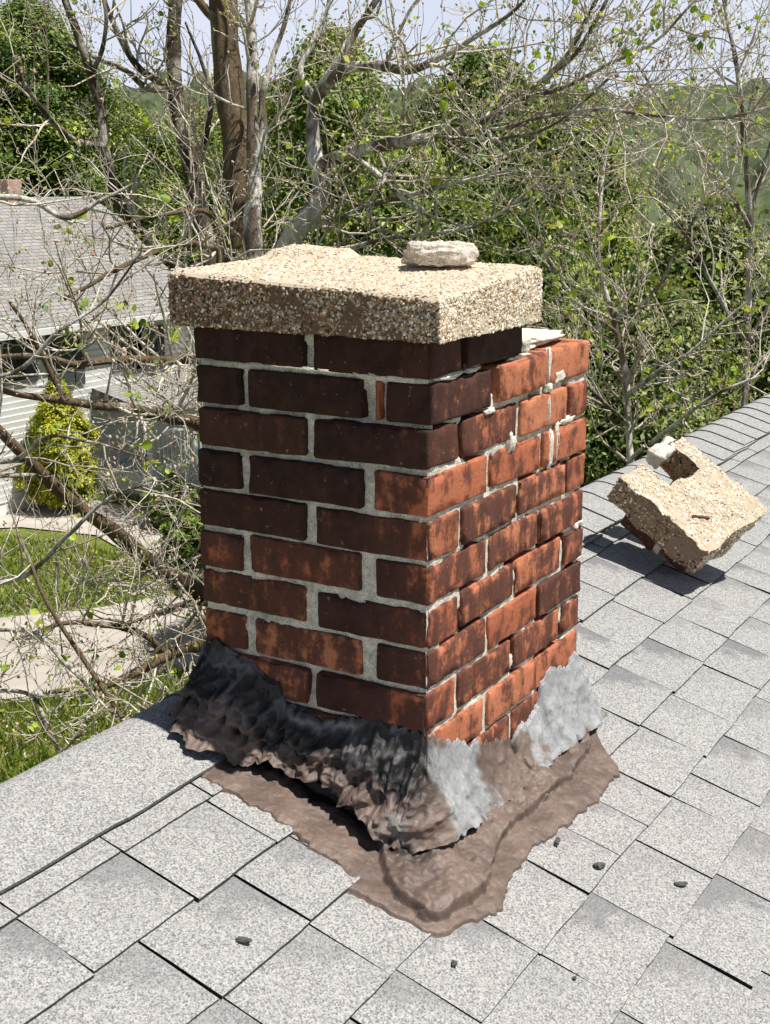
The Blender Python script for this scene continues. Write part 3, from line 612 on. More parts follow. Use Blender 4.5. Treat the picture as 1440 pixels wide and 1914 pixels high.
# ------------------------------------------------------------------ the broken U-shaped piece of cap on the roof
def build_block():
    Rm = np.array([[0.9350, 0.0780, -0.3470], [-0.2520, 0.8250, -0.5060], [0.2470, 0.5600, 0.7910]])
    u, _, vt = np.linalg.svd(Rm); Rm = u@vt
    Lg, Wd, Tk, n0, n1, nd = 0.295, 0.275, 0.085, 0.099, 0.224, 0.101
    return (Rm,)+tuple(0.985*c for c in (Lg, Wd, Tk, n0, n1, nd))
def make_block(org):
    Rm, Lg, Wd, Tk, n0, n1, nd = build_block(); r = np.random.default_rng(41)
    root = empty('broken_cap_piece', 'broken notched slab of concrete cap tipped over on the roof right of the chimney', 'rubble', tuple(org-np.array([0, 0, 0.0])))
    g = Geo(); outl = [(0, 0), (Wd, 0), (Wd, Lg-.012), (n1, Lg+0.004), (n1-.004, Lg-nd), (n0, Lg-nd+.004), (n0-.004, Lg), (0, Lg)]
    base = (0.43, 0.36, 0.27)
    def wob(P):
        n_ = fbm(P*16+5, 3, 61); n2 = fbm(P*60, 2, 62); n3 = fbm(P*16+25, 3, 63)
        return P+np.stack([n_*0.006+n2*0.002, n3*0.006-n2*0.0016, 0.0025*n2+0.004*n3], -1)
    # top and bottom as three rectangles (left arm, right arm, body)
    rects = [(0, n0, Lg-nd, Lg), (n1, Wd, Lg-nd, Lg-.006), (0, n0, 0, Lg-nd), (n0, n1, 0, Lg-nd), (n1, Wd, 0, Lg-nd)]
    for (a, b, c, d_) in rects:
        nu, nv = max(3, int((b-a)/.006)), max(3, int((d_-c)/.006)); X, Y = np.meshgrid(np.linspace(a, b, nu), np.linspace(c, d_, nv), indexing='ij')
        for z, fl in ((0.0, False), (-Tk, True)):
            P = wob(np.stack([X, Y, np.full_like(X, z)], -1).reshape(-1, 3)); q = gridq(nu, nv); g.add(P, q[:, ::-1] if fl else q, tint=np.tile(base, (len(P), 1)))
        k = int((b-a)*(d_-c)*56000); P = wob(np.stack([r.uniform(a, b, k), r.uniform(c, d_, k), np.zeros(k)], -1)); pebbles(g, P, np.tile([0, 0, 1.0], (k, 1)), r.uniform(.0013, .0034, k), r, AGG, [3.4, 3.4, 2.4, 1.2, .5, .7, .5], .55)
    m = len(outl)
    for i in range(m):
        a = np.array(outl[i]); b = np.array(outl[(i+1) % m]); ln = np.linalg.norm(b-a); nu = max(3, int(ln/.006)); nv = 14
        U, Z = np.meshgrid(np.linspace(0, 1, nu), np.linspace(0, -Tk, nv), indexing='ij')
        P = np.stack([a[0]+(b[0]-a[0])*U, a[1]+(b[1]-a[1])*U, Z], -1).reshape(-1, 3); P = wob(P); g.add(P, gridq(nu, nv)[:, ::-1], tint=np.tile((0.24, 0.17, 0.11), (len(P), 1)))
        nn = np.array([(b-a)[1], -(b-a)[0], 0])/ln; k = int(ln*Tk*38000); t = r.uniform(0, 1, k); z = r.uniform(-Tk, 0, k)
        P = wob(np.stack([a[0]+(b[0]-a[0])*t, a[1]+(b[1]-a[1])*t, z], -1)); notch = i in (3, 4, 5)
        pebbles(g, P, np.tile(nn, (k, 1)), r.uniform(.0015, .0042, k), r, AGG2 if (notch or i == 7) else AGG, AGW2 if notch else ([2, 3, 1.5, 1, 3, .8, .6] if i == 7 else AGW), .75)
    V = np.concatenate(g.V)@Rm.T; g.V = [V]
    T_ = g.build('cap_slab', PEBBLE, root, False, local=False)
    # two bricks and a mortar bed still stuck to its underside
    def loc(V): return np.asarray(V)@Rm.T
    for (a, b, c, d_, z0, z1, s) in ((0.020, 0.115, 0.128, 0.235, -Tk-.060, -Tk-.010, .6), (0.032, 0.16, 0.03, 0.112, -Tk-.056, -Tk-.008, .5)):
        V, Q = rbox(a, b, c, d_, z0, z1, .006, .012, s*50)
        gb = Geo(); gb.add(loc(V), Q, soot=np.full(len(V), s), tone=np.full(len(V), .4)); gb.build('brick', BRICK, root, True, local=False)
    V, Q = rbox(0.026, 0.11, 0.110, 0.130, -Tk-.058, -Tk-.002, .004, .006, 9.0, .004); gm = Geo(); gm.add(loc(V), Q)
    V, Q = rbox(0.028, 0.15, 0.035, 0.235, -Tk-.012, -Tk+.004, .004, .012, 3.0, .002); gm.add(loc(V), Q); gm.build('mortar_bed', WHITE_MORTAR, root, True, local=False)
    V, Q = rbox(n0+.058, n1+.036, Lg-.022, Lg+.024, -.05, -.002, .014, .006, 17.0, .006); gm = Geo(); gm.add(loc(V), Q); gm.build('mortar_lump', WHITE_MORTAR, root, True, local=False)
    V, Q = rbox(-.024, .024, -.003, .003, -.002, .004, .002, .005, 11.0, .001); ca, sa = math.cos(-.65), math.sin(-.65); V = np.stack([V[:, 0]*ca-V[:, 1]*sa+.085, V[:, 0]*sa+V[:, 1]*ca+.085, V[:, 2]], -1); gm = Geo(); gm.add(loc(V), Q); gm.build('rusty_tie', simple('rust_brown', (.11, .06, .045), .9, .3, 60), root, True, local=False)
    return root
BLK = CP+0.985*(np.array([1.4400, 0.0110, -0.6784])-CP)
make_block(BLK)

# ------------------------------------------------------------------ bits of debris on the shingles
CHIP = simple('dark_chip', (0.085, 0.085, 0.085), 0.9, 0.4, 90, bumpd=0.002)
def on_roof(u, v):
    r_ = ray(u, v); t = (RZ-SL*(RY-CP[1])-CP[2])/(r_[2]-SL*r_[1]); return CP+r_*t
for (u, v, sz, rot, sd, lb) in ((455, 1764, (.016, .0075, .004), 1.9, 1.0, 'dark curled chip alone on the shingles at the lower left of the chimney'),
                                (1120, 1626, (.014, .010, .006), 2.6, 2.0, 'dark grey chip right of the flashing, beside a shingle joint'),
                                (1273, 1658, (.014, .008, .004), 2.3, 5.0, 'black flat chip farthest down the slope at the right'),
                                (1042, 1577, (.018, .006, .003), 0.3, 4.0, 'grey sliver touching the brown edge of the flashing apron'),
                                (1074, 1833, (.005, .004, .003), 0.3, 6.0, 'tiny dark crumb near the bottom edge below the chimney'),
                                (850, 1804, (.010, .006, .002), 0.5, 7.0, 'small brownish flake just below the tip of the flashing')):
    p = on_roof(u, v)+NRM*0.002; sz = tuple(c*.62 for c in sz); rough_stone('roof_chip', tuple(p), sz, sd, CHIP, lb, 'chip', rot, 0.8, 12, 'chips of debris on the shingles', amp=0.5)
# ------------------------------------------------------------------ ground, street, lawn
def poly_sheet(name, pts, z, mat):
    V = [tuple(on_z(u, v, z)) for u, v in pts]; me = bpy.data.meshes.new(name); me.from_pydata(V, [], [tuple(range(len(V)))]); me.materials.append(mat)
    o = bpy.data.objects.new(name, me); C.objects.link(o); o['kind'] = 'structure'; return o
def grass_mat(name, a, b_, c_):
    m, t, b = M(name, 0.95, 0.1); p = geopos(t); n = noise(t, p, 0.9, 5, 0.6); n2 = noise(t, p, 14, 4, 0.7)
    c = mix(t, ramp(t, n, [(0.38, 0.0), (0.62, 1.0)]), a, b_); c = mix(t, ramp(t, n2, [(0.42, 0.0), (0.7, 0.9)]), c, c_)
    L(t, c, b.inputs['Base Color']); bump(t, b, n2, 1.0, 0.08); return m
GRASS = grass_mat('lawn_grass', (0.13, 0.18, 0.025), (0.25, 0.28, 0.06), (0.07, 0.10, 0.018))
CONC = simple('pale_concrete', (0.40, 0.365, 0.325), 0.9, 0.2, 1.3, bumpd=0.01)
n = 140
rr = np.concatenate([np.linspace(0, 40, 30), np.geomspace(42, 1500, n-30)]); aa = np.linspace(0, 2*math.pi, 97)[:-1]
R_, A_ = np.meshgrid(rr, aa, indexing='ij'); V = np.stack([R_*np.cos(A_)+6, R_*np.sin(A_)+6, np.full_like(R_, GZ)], -1)
V[..., 2] += sstep(60, 900, R_)*4
i = np.arange(n-1)[:, None]*96+np.arange(96)[None]; j = np.arange(n-1)[:, None]*96+((np.arange(96)+1) % 96)[None]
tag(mk('ground', V, np.stack([i, j, j+96, i+96], -1).reshape(-1, 4)[:, ::-1], GRASS), kind='structure')
poly_sheet('street', [(-500, 1215), (-100, 1165), (190, 1135), (460, 1085), (900, 1000), (900, 1120), (420, 1235), (200, 1285), (-100, 1330), (-500, 1400)], GZ+0.02, CONC)
poly_sheet('driveway', [(-300, 1000), (40, 985), (180, 1000), (260, 1045), (420, 1105), (560, 1060), (420, 985), (300, 960), (180, 935), (20, 940), (-300, 950)], GZ+0.03, CONC)
# grass blades on the lawn we look down on
def build_grass():
    r = np.random.default_rng(8); k = 60000; u = r.uniform(-420, 560, k); v = 920+r.random(k)**1.25*800
    keep = ~(((v > 1150-(u*.1)) & (v < 1318-u*.2))) & ~((v > 940+0.0*u) & (v < 1000+u*.15)); u, v = u[keep], v[keep]; k = len(u)
    P = np.array([on_z(a, b, GZ) for a, b in zip(u, v)]); h = r.uniform(.05, .16, k); wd = r.uniform(.01, .025, k); an = r.uniform(0, 6.28, k); ln = r.uniform(-.09, .09, (k, 2))
    a = P+np.stack([np.cos(an)*wd, np.sin(an)*wd, 0*h], -1); b = P-np.stack([np.cos(an)*wd, np.sin(an)*wd, 0*h], -1); c = P+np.stack([ln[:, 0], ln[:, 1], h], -1)
    V = np.stack([a, b, c], 1).reshape(-1, 3); col = np.array([(.10, .16, .02), (.17, .22, .04), (.26, .27, .07), (.34, .30, .14)])[r.choice(4, k, p=[.4, .35, .18, .07])]
    o = mk('lawn_grass', V, np.arange(3*k).reshape(-1, 3), leaf_mat('grass_blade', 0.3), None, False, {'tint': np.repeat(col, 3, 0)}); o['kind'] = 'stuff'; o['label'] = 'short green grass of the lawns along the street'; o['category'] = 'grass'
build_grass()
# ------------------------------------------------------------------ distant wooded hills
def hill(name, az0, az1, d0, d1, ztop, seed, tint):
    m, t, b = M(name+'_wood', 0.95, 0.05); p = geopos(t); nn = noise(t, p, 0.35, 5, 0.7)
    L(t, mix(t, ramp(t, nn, [(0.35, 0.0), (0.65, 1.0)]), tuple(c*.55 for c in tint), tuple(c*1.3 for c in tint)), b.inputs['Base Color'])
    nu, nv = 900, 110; a = np.linspace(az0, az1, nu); d = np.linspace(d0, d1, nv); A, D = np.meshgrid(a, d, indexing='ij')
    X = CP[0]+D*np.cos(A); Y = CP[1]+D*np.sin(A); q = np.stack([X, Y, 0*X], -1).reshape(-1, 3)
    h = sstep(d0, d0+(d1-d0)*0.75, D)*(ztop-GZ)*(1+0.16*fbm(q*0.018, 3, seed).reshape(X.shape))
    bumpy = np.abs(fbm(q*0.22, 3, seed+3).reshape(X.shape))*3.0
    Z = GZ-0.5+h+bumpy*sstep(d0, d0+8, D)
    tag(mk(name, np.stack([X, Y, Z], -1), gridq(nu, nv)[:, ::1], m, None, True), kind='structure')
hill('wooded_hill', YAW-1.7, YAW+1.7, 70, 260, 11.0, 4, (0.085, 0.108, 0.058))

# ------------------------------------------------------------------ trees
LEAF = leaf_mat('young_leaf', 0.4); NEEDLE = leaf_mat('dense_foliage', 0.25)
TWIG = bark_mat('twig_bark', (0.44, 0.375, 0.28), (0.76, 0.70, 0.59), 0.46, 3)
BARK_DARK = bark_mat('dark_bark', (0.15, 0.108, 0.068), (0.40, 0.36, 0.30), 0.61, 4)
BARK_PALE = bark_mat('pale_bark', (0.17, 0.135, 0.10), (0.70, 0.67, 0.61), 0.49, 6)
BARK_MID = bark_mat('mottled_bark', (0.085, 0.066, 0.05), (0.40, 0.37, 0.32), 0.56, 7)
BUD = attr_mat('buds', 0.8, 0.2)
def leaf_blades(g, P, size, r, cols, wts, droop=0.3):
    """lobed young leaves: two folded halves each"""
    n = len(P)
    if not n: return
    d = r.normal(size=(n, 3)); d[:, 2] -= droop; d /= np.linalg.norm(d, axis=1)[:, None]
    s = np.cross(d, r.normal(size=(n, 3))); s /= np.linalg.norm(s, axis=1)[:, None]; nn = np.cross(d, s)
    sz = size*r.uniform(.6, 1.3, (n, 1))
    a = P; b = P+sz*(0.45*d+0.42*s+0.10*nn); c = P+sz*1.0*d; e = P+sz*(0.45*d-0.42*s+0.10*nn); f = P+sz*(.85*d+.30*s+.05*nn); h = P+sz*(.85*d-.30*s+.05*nn)
    V = np.stack([a, b, f, c, h, e], 1).reshape(-1, 3); k = (np.arange(n)*6)[:, None]
    Q = np.concatenate([k+np.array([[0, 1, 2, 3]]), k+np.array([[0, 3, 4, 5]])])
    col = np.array(cols)[r.choice(len(cols), n, p=np.array(wts)/sum(wts))]*r.uniform(.8, 1.2, (n, 1)); g.add(V, Q, tint=np.repeat(col, 6, 0))
def bare_tree(name, label, trunks, limbs, bark, seed, dens=5.0, twig_len=0.55, leaf_n=60, bud_n=500, upbias=0.25, trunk_sides=9, tw_r=0.0074, group='bare spring trees behind the chimney'):
    dens = dens*1.3; r = np.random.default_rng(seed); b0 = np.array(trunks[0][0][0], float)
    p0 = at(*trunks[0][0][0]); root = empty(name, label, 'tree', (p0[0], p0[1], GZ), group)
    gt = Geo(); gw = Geo(); tips = []; mid = []
    def wig(P, amp):
        q = P*2.1+seed; return P+amp*np.stack([fbm(q, 3, 1), fbm(q+9, 3, 2), fbm(q+19, 3, 3)], -1)
    def twig(p, d, Lh, rad, lev):
        nseg = 5 if lev < 2 else 4; pts = [p]; dd = d.copy()
        for _ in range(nseg):
            dd = dd+r.normal(0, .20, 3)+np.array([0, 0, upbias*.30]); dd /= np.linalg.norm(dd); pts.append(pts[-1]+dd*Lh/nseg)
        pts = np.array(pts); rads = np.linspace(rad, max(rad*.40, .0013), nseg+1); V, Q = tube(pts, rads, 4 if rad > .006 else 3); gw.add(V, Q)
        tips.append(pts[-1]); mid.append(pts[2])
        if lev < 3:
            for _ in range(r.integers(2, 5) if lev == 0 else r.integers(1, 4)):
                i = r.integers(1, nseg+1); t = pts[i]-pts[i-1]; t /= np.linalg.norm(t); pr = np.cross(t, r.normal(size=3)); pr /= np.linalg.norm(pr)
                twig(pts[i], t*math.cos(.75)+pr*math.sin(.75), Lh*r.uniform(.35, .7), max(rads[i]*.72, .0016), lev+1)
    def limb(path, dens_, trunk=False):
        P = np.array([at(u, v, d) for u, v, d, w_ in path]); R = np.array([w_*0.5*d/FPX for u, v, d, w_ in path])
        sp = smooth_path(P, 6); rr_ = np.interp(np.linspace(0, len(R)-1, len(sp)), np.arange(len(R)), R); sp = wig(sp, 0.018 if not trunk else 0.02)
        rr_ = rr_*(1+0.12*fbm(sp*9, 2, 5)); V, Q = tube(sp, rr_, trunk_sides if rr_.max() > .02 else 6); gt.add(V, Q)
        seg = np.linalg.norm(np.diff(sp, axis=0), axis=1); cum = np.concatenate([[0], np.cumsum(seg)])
        for _ in range(int(cum[-1]*dens_)):
            s = r.uniform(0.05 if not trunk else .25, 1)*cum[-1]; i = min(np.searchsorted(cum, s), len(sp)-1); i = max(i, 1); t = sp[i]-sp[i-1]; t /= np.linalg.norm(t)+1e-9
            if sp[i][2] < GZ+1.5: continue
            pr = np.cross(t, r.normal(size=3)); pr /= np.linalg.norm(pr)
            twig(sp[i], t*math.cos(.95)+pr*math.sin(.95), twig_len*r.uniform(.45, 1.35), min(max(rr_[i]*.5, tw_r*.7), tw_r*r.uniform(.8, 1.9)), 0)
    for path, dn in trunks:
        bp = at(*path[0][:3]); 
        limb(path, dens*dn, True)
    for path, dn in limbs: limb(path, dens*dn)
    for (path, dn) in trunks[:1]:                            # butt of the trunk down to the ground
        p = at(*path[0][:3]); w0 = path[0][3]*.5*path[0][2]/FPX
        V, Q = tube(np.array([p+np.array([0, 0, .1]), [p[0], p[1], (p[2]+GZ)/2], [p[0], p[1], GZ-.1]]), [w0, w0*1.1, w0*1.4], trunk_sides); gt.add(V, Q)
    gt.build('trunk', bark, root); gw.build('twigs', TWIG, root)
    tips = np.array(tips); mid = np.array(mid)
    if bud_n:
        k = min(bud_n*3, len(tips)); P = tips[r.choice(len(tips), k, replace=False)]; gb = Geo(); d = np.tile([0, 0, 1.0], (k, 1))+r.normal(0, .4, (k, 3)); d /= np.linalg.norm(d, axis=1)[:, None]
        pebbles(gb, P, d, r.uniform(.003, .0065, k), r, [(.42, .24, .17), (.52, .38, .29), (.40, .38, .14), (.55, .48, .36)], [2, 3, 2, 3], 1.8); gb.build('buds', BUD, root, False)['kind'] = 'stuff'
    if leaf_n:
        gl = Geo(); k = min(leaf_n*3, len(tips)); c = tips[r.choice(len(tips), k, replace=False)]
        P = np.repeat(c, 3, 0)+r.normal(0, .016, (k*3, 3)); leaf_blades(gl, P, np.repeat(np.where(r.random(k) < .3, .042, .022), 3)[:, None], r, [(.24, .36, .03), (.38, .48, .06), (.10, .20, .025), (.50, .54, .16)], [4, 4, 1.5, 1.5]); gl.build('leaves', LEAF, root, False)
    return root
def px(*a): return [tuple(x) for x in a]
# A: the dark trunk straight behind the chimney, with low limbs reaching left over the street
bare_tree('bare_tree', 'thick dark brown trunk rising straight behind the chimney with low limbs reaching left', [
    (px((470, 1500, 8, 125), (460, 900, 8, 112), (452, 600, 8, 100), (450, 470, 8, 78), (444, 300, 8, 62), (430, 150, 8, 53), (420, 0, 8, 54), (424, -260, 8.2, 44), (445, -520, 8.4, 36)), .35)],
    [(px((440, 70, 8, 22), (388, 22, 7.9, 16), (340, -40, 7.8, 12), (280, -130, 7.7, 8)), 1),
     (px((460, 640, 7.9, 26), (415, 640, 7.6, 20), (402, 560, 7.3, 14), (412, 470, 7.2, 11), (390, 400, 7, 9), (300, 398, 6.8, 7), (200, 420, 6.6, 6)), 0.66),
     (px((450, 690, 7.9, 22), (380, 672, 7.2, 17), (260, 673, 6.6, 14), (150, 681, 6.3, 13), (90, 668, 6.1, 11), (-60, 668, 6, 8)), 0.77),
     (px((450, 840, 7.9, 28), (372, 800, 7.2, 22), (275, 772, 6.6, 20), (230, 762, 6.3, 19), (120, 746, 6, 16), (20, 733, 5.8, 12), (-80, 700, 5.7, 8)), 0.77),
     (px((125, 746, 6, 15), (103, 705, 6, 12), (70, 640, 5.9, 9), (20, 560, 5.8, 6)), 0.83),
     (px((460, 1170, 7.9, 46), (400, 1120, 7.5, 40), (330, 1080, 7, 36), (270, 1040, 6.7, 32), (200, 985, 6.4, 29), (130, 930, 6.2, 26), (65, 872, 6, 22), (0, 800, 5.8, 18), (-80, 700, 5.6, 12)), 0.66),
     (px((460, 1200, 7.9, 30), (380, 1203, 7.2, 24), (310, 1228, 6.8, 22), (262, 1256, 6.6, 18), (190, 1285, 6.4, 12), (90, 1290, 6.2, 7)), 0.83),
     (px((310, 1225, 6.8, 16), (260, 1180, 6.6, 14), (180, 1166, 6.4, 12), (120, 1163, 6.2, 9), (20, 1190, 6, 6)), 0.88),
     (px((440, 1130, 7.8, 16), (360, 1125, 7.2, 12), (300, 1140, 6.8, 8), (230, 1165, 6.4, 5)), 0.83),
     (px((30, 1000, 5.2, 5), (75, 1120, 5.1, 8), (150, 1235, 5, 9), (235, 1345, 4.9, 9)), .5),
     (px((420, 470, 7.6, 15), (330, 455, 7, 12), (220, 500, 6.6, 9), (120, 560, 6.4, 7)), 0.77)],
    BARK_DARK, 101, 8.5, .60, 60, 900)
bare_tree('bare_tree', 'narrow pale flaking stem hugging the right side of the thick dark trunk', [
    (px((480, 1500, 7.7, 36), (478, 600, 7.7, 32), (474, 330, 7.7, 30), (472, 240, 7.7, 24), (466, 120, 7.7, 20), (464, 0, 7.7, 20), (455, -200, 7.7, 14)), .7)],
    [(px((474, 300, 7.7, 18), (492, 240, 7.7, 15), (490, 180, 7.7, 13), (505, 110, 7.7, 11), (530, 40, 7.7, 9), (560, -60, 7.6, 6)), 1)], BARK_PALE, 107, 4.0, .5, 12, 300)
# B: the pale trunk left of it, with a dark limb forking left
bare_tree('bare_tree', 'slim mottled trunk left of the thick dark trunk with crooked limbs against the sky', [
    (px((440, 1500, 9, 50), (415, 720, 9, 44), (398, 560, 9, 40), (380, 430, 9, 36), (362, 340, 9, 33), (345, 270, 9, 31), (326, 180, 9, 29), (322, 100, 9, 28), (330, 0, 9, 26), (338, -250, 9, 18)), .5)],
    [(px((328, 165, 9, 16), (290, 150, 8.9, 15), (250, 115, 8.8, 12), (205, 20, 8.7, 10), (188, -60, 8.6, 7)), 1.2),
     (px((335, 165, 9, 14), (280, 165, 8.8, 12), (240, 130, 8.6, 10), (180, 105, 8.5, 8), (120, 80, 8.4, 5)), 1.2),
     (px((395, 560, 9, 26), (300, 470, 8.8, 22), (240, 410, 8.6, 20), (212, 345, 8.5, 20), (197, 272, 8.4, 18), (188, 200, 8.4, 17), (168, 130, 8.4, 16), (145, 55, 8.4, 15), (122, -10, 8.4, 13), (100, -140, 8.4, 8)), .8),
     (px((197, 272, 8.4, 14), (150, 262, 8.2, 12), (115, 240, 8, 12), (85, 210, 7.8, 11), (50, 168, 7.6, 8), (25, 110, 7.5, 5)), 1),
     (px((172, 140, 8.4, 10), (195, 80, 8.3, 9), (200, 20, 8.3, 8), (185, -60, 8.3, 6)), 1),
     (px((365, 340, 9, 12), (395, 190, 8.8, 10), (380, 110, 8.7, 7), (350, 40, 8.6, 5)), 1)],
    BARK_MID, 102, 4.4, .60, 30, 500)
# C: the leaning grey stem with the long white limb to the right
bare_tree('bare_tree', 'leaning grey stem with a long white limb reaching right above the chimney cap', [
    (px((500, 1500, 7.2, 60), (515, 800, 7.2, 52), (528, 520, 7.2, 44), (548, 455, 7.1, 42), (582, 408, 7, 38), (604, 358, 7, 36), (592, 305, 7, 32), (586, 245, 7, 26), (592, 185, 7, 22), (632, 118, 6.9, 18), (662, 60, 6.9, 15), (702, 0, 6.8, 12), (745, -90, 6.8, 8)), .5)],
    [(px((600, 312, 7, 26), (645, 293, 6.8, 25), (692, 279, 6.6, 24), (740, 265, 6.5, 24), (790, 256, 6.4, 22), (862, 240, 6.3, 16), (930, 214, 6.2, 13), (985, 180, 6.1, 12), (1040, 132, 6, 11), (1092, 88, 5.9, 9), (1150, -20, 5.8, 7)), 1.2),
     (px((592, 185, 7, 20), (640, 136, 6.8, 19), (700, 124, 6.6, 20), (765, 124, 6.4, 17), (825, 98, 6.3, 12), (885, 68, 6.2, 9), (960, 20, 6.1, 7), (1010, -40, 6, 5)), 1.2),
     (px((985, 180, 6.1, 8), (1065, 160, 6, 8), (1150, 120, 5.9, 7), (1230, 76, 5.8, 6), (1310, -10, 5.7, 5)), 1.6),
     (px((650, 288, 6.8, 11), (720, 340, 6.6, 10), (800, 402, 6.4, 8), (880, 430, 6.2, 5)), 1.2),
     (px((590, 190, 7, 14), (560, 130, 7, 12), (598, 60, 7, 9), (618, -20, 7, 7)), 1.2),
     (px((862, 240, 6.3, 9), (950, 238, 6.1, 8), (1040, 215, 5.9, 7), (1130, 205, 5.7, 7), (1230, 220, 5.6, 6), (1340, 225, 5.5, 6), (1470, 195, 5.4, 5)), 1.5),
     (px((740, 265, 6.5, 9), (830, 255, 6.2, 8), (930, 262, 6, 7), (1030, 240, 5.8, 6), (1140, 150, 5.6, 5)), 1.5),
     (px((1010, 155, 6, 8), (1075, 90, 5.9, 8), (1110, 20, 5.8, 8), (1150, -60, 5.7, 6)), 1.3),
     (px((560, 440, 7.1, 14), (660, 400, 6.8, 10), (780, 360, 6.5, 8), (900, 330, 6.3, 6), (1000, 300, 6.1, 5)), 1.6),
     (px((545, 470, 7.1, 12), (640, 470, 6.9, 9), (760, 440, 6.6, 7), (900, 420, 6.4, 5), (1020, 330, 6.2, 4)), 1.4)],
    BARK_PALE, 103, 6.0, .58, 100, 1300)
# D: thin stems beyond the ridge at the right
bare_tree('bare_sapling', 'pale thin bare stem standing at the right edge beyond the roof ridge', [
    (px((1385, 1100, 9.30, 15), (1398, 640, 9.30, 13), (1402, 400, 9.15, 12), (1388, 220, 9.00, 10), (1366, 60, 9.00, 8), (1348, -80, 9.00, 6)), 1.6)],
    [(px((1398, 640, 9.30, 9), (1345, 560, 9.00, 8), (1300, 470, 8.85, 7), (1240, 390, 8.70, 5), (1190, 330, 8.55, 4)), 1.4),
     (px((1400, 420, 9.15, 8), (1330, 300, 9.00, 7), (1250, 210, 8.85, 6), (1190, 120, 8.70, 5)), 1.6),
     (px((1402, 400, 9.15, 7), (1445, 250, 9.00, 6), (1480, 60, 8.85, 4)), 1.5)], BARK_PALE, 104, 4.6, .6, 90, 500, .45, group='thin bare saplings beyond the ridge')
bare_tree('bare_sapling', 'crooked bare sapling between the chimney and the roof ridge, dense with twigs', [
    (px((1180, 1150, 6.80, 16), (1175, 760, 6.80, 13), (1150, 620, 6.80, 11), (1118, 470, 6.80, 9), (1130, 300, 6.80, 7), (1160, 180, 6.80, 5)), 2.2)],
    [(px((1172, 740, 6.80, 9), (1230, 690, 6.55, 8), (1300, 650, 6.43, 6), (1400, 560, 6.30, 4)), 2.4), (px((1150, 620, 6.80, 8), (1080, 560, 6.68, 7), (1020, 470, 6.55, 6), (990, 360, 6.43, 4)), 2.2),
     (px((1180, 860, 6.80, 9), (1250, 800, 6.43, 8), (1330, 740, 6.17, 7), (1420, 700, 6.05, 5)), 2.2), (px((1178, 800, 6.80, 8), (1120, 740, 6.30, 7), (1060, 680, 6.17, 5)), 2),
     (px((1150, 600, 6.80, 8), (1220, 540, 6.68, 7), (1280, 450, 6.55, 5), (1330, 340, 6.43, 4)), 2.2)], BARK_PALE, 105, 4.4, .48, 110, 900, .35, group='thin bare saplings beyond the ridge')
bare_tree('bare_sapling', 'slender grey sapling whose bare limbs reach in from the left edge before the neighbour house', [
    (px((-110, 1700, 5.6, 22), (-130, 1100, 5.6, 16), (-150, 800, 5.6, 13), (-140, 560, 5.6, 11), (-110, 330, 5.6, 8), (-130, 120, 5.6, 6), (-150, -60, 5.6, 4)), 2.0)],
    [(px((-140, 715, 5.6, 9), (25, 700, 5.6, 9), (110, 620, 5.5, 8), (190, 560, 5.5, 6), (260, 470, 5.4, 4)), 1.8), (px((-165, 387, 5.6, 12), (0, 372, 5.4, 12), (60, 380, 5.5, 11), (115, 408, 5.5, 11), (150, 400, 5.5, 10), (182, 378, 5.5, 8), (250, 340, 5.5, 5)), 1.3),
     (px((-127, 1095, 5.6, 10), (38, 1080, 5.6, 10), (120, 1010, 5.4, 8), (200, 940, 5.3, 6), (290, 900, 5.2, 4)), 2.2), (px((-120, 1195, 5.6, 10), (45, 1180, 5.6, 10), (130, 1250, 5.3, 7), (210, 1330, 5.1, 5), (300, 1370, 5, 3)), 2.6), (px((-115, 1315, 5.6, 9), (50, 1300, 5.6, 9), (90, 1380, 5.2, 7), (150, 1420, 5, 5), (240, 1400, 4.9, 3)), 2.6),
     (px((-143, 875, 5.6, 10), (22, 860, 5.6, 10), (90, 820, 5.4, 8), (180, 830, 5.3, 6), (280, 860, 5.2, 4)), 2)], BARK_PALE, 106, 2.0, .45, 40, 300, .3, group='saplings around the roof edge')

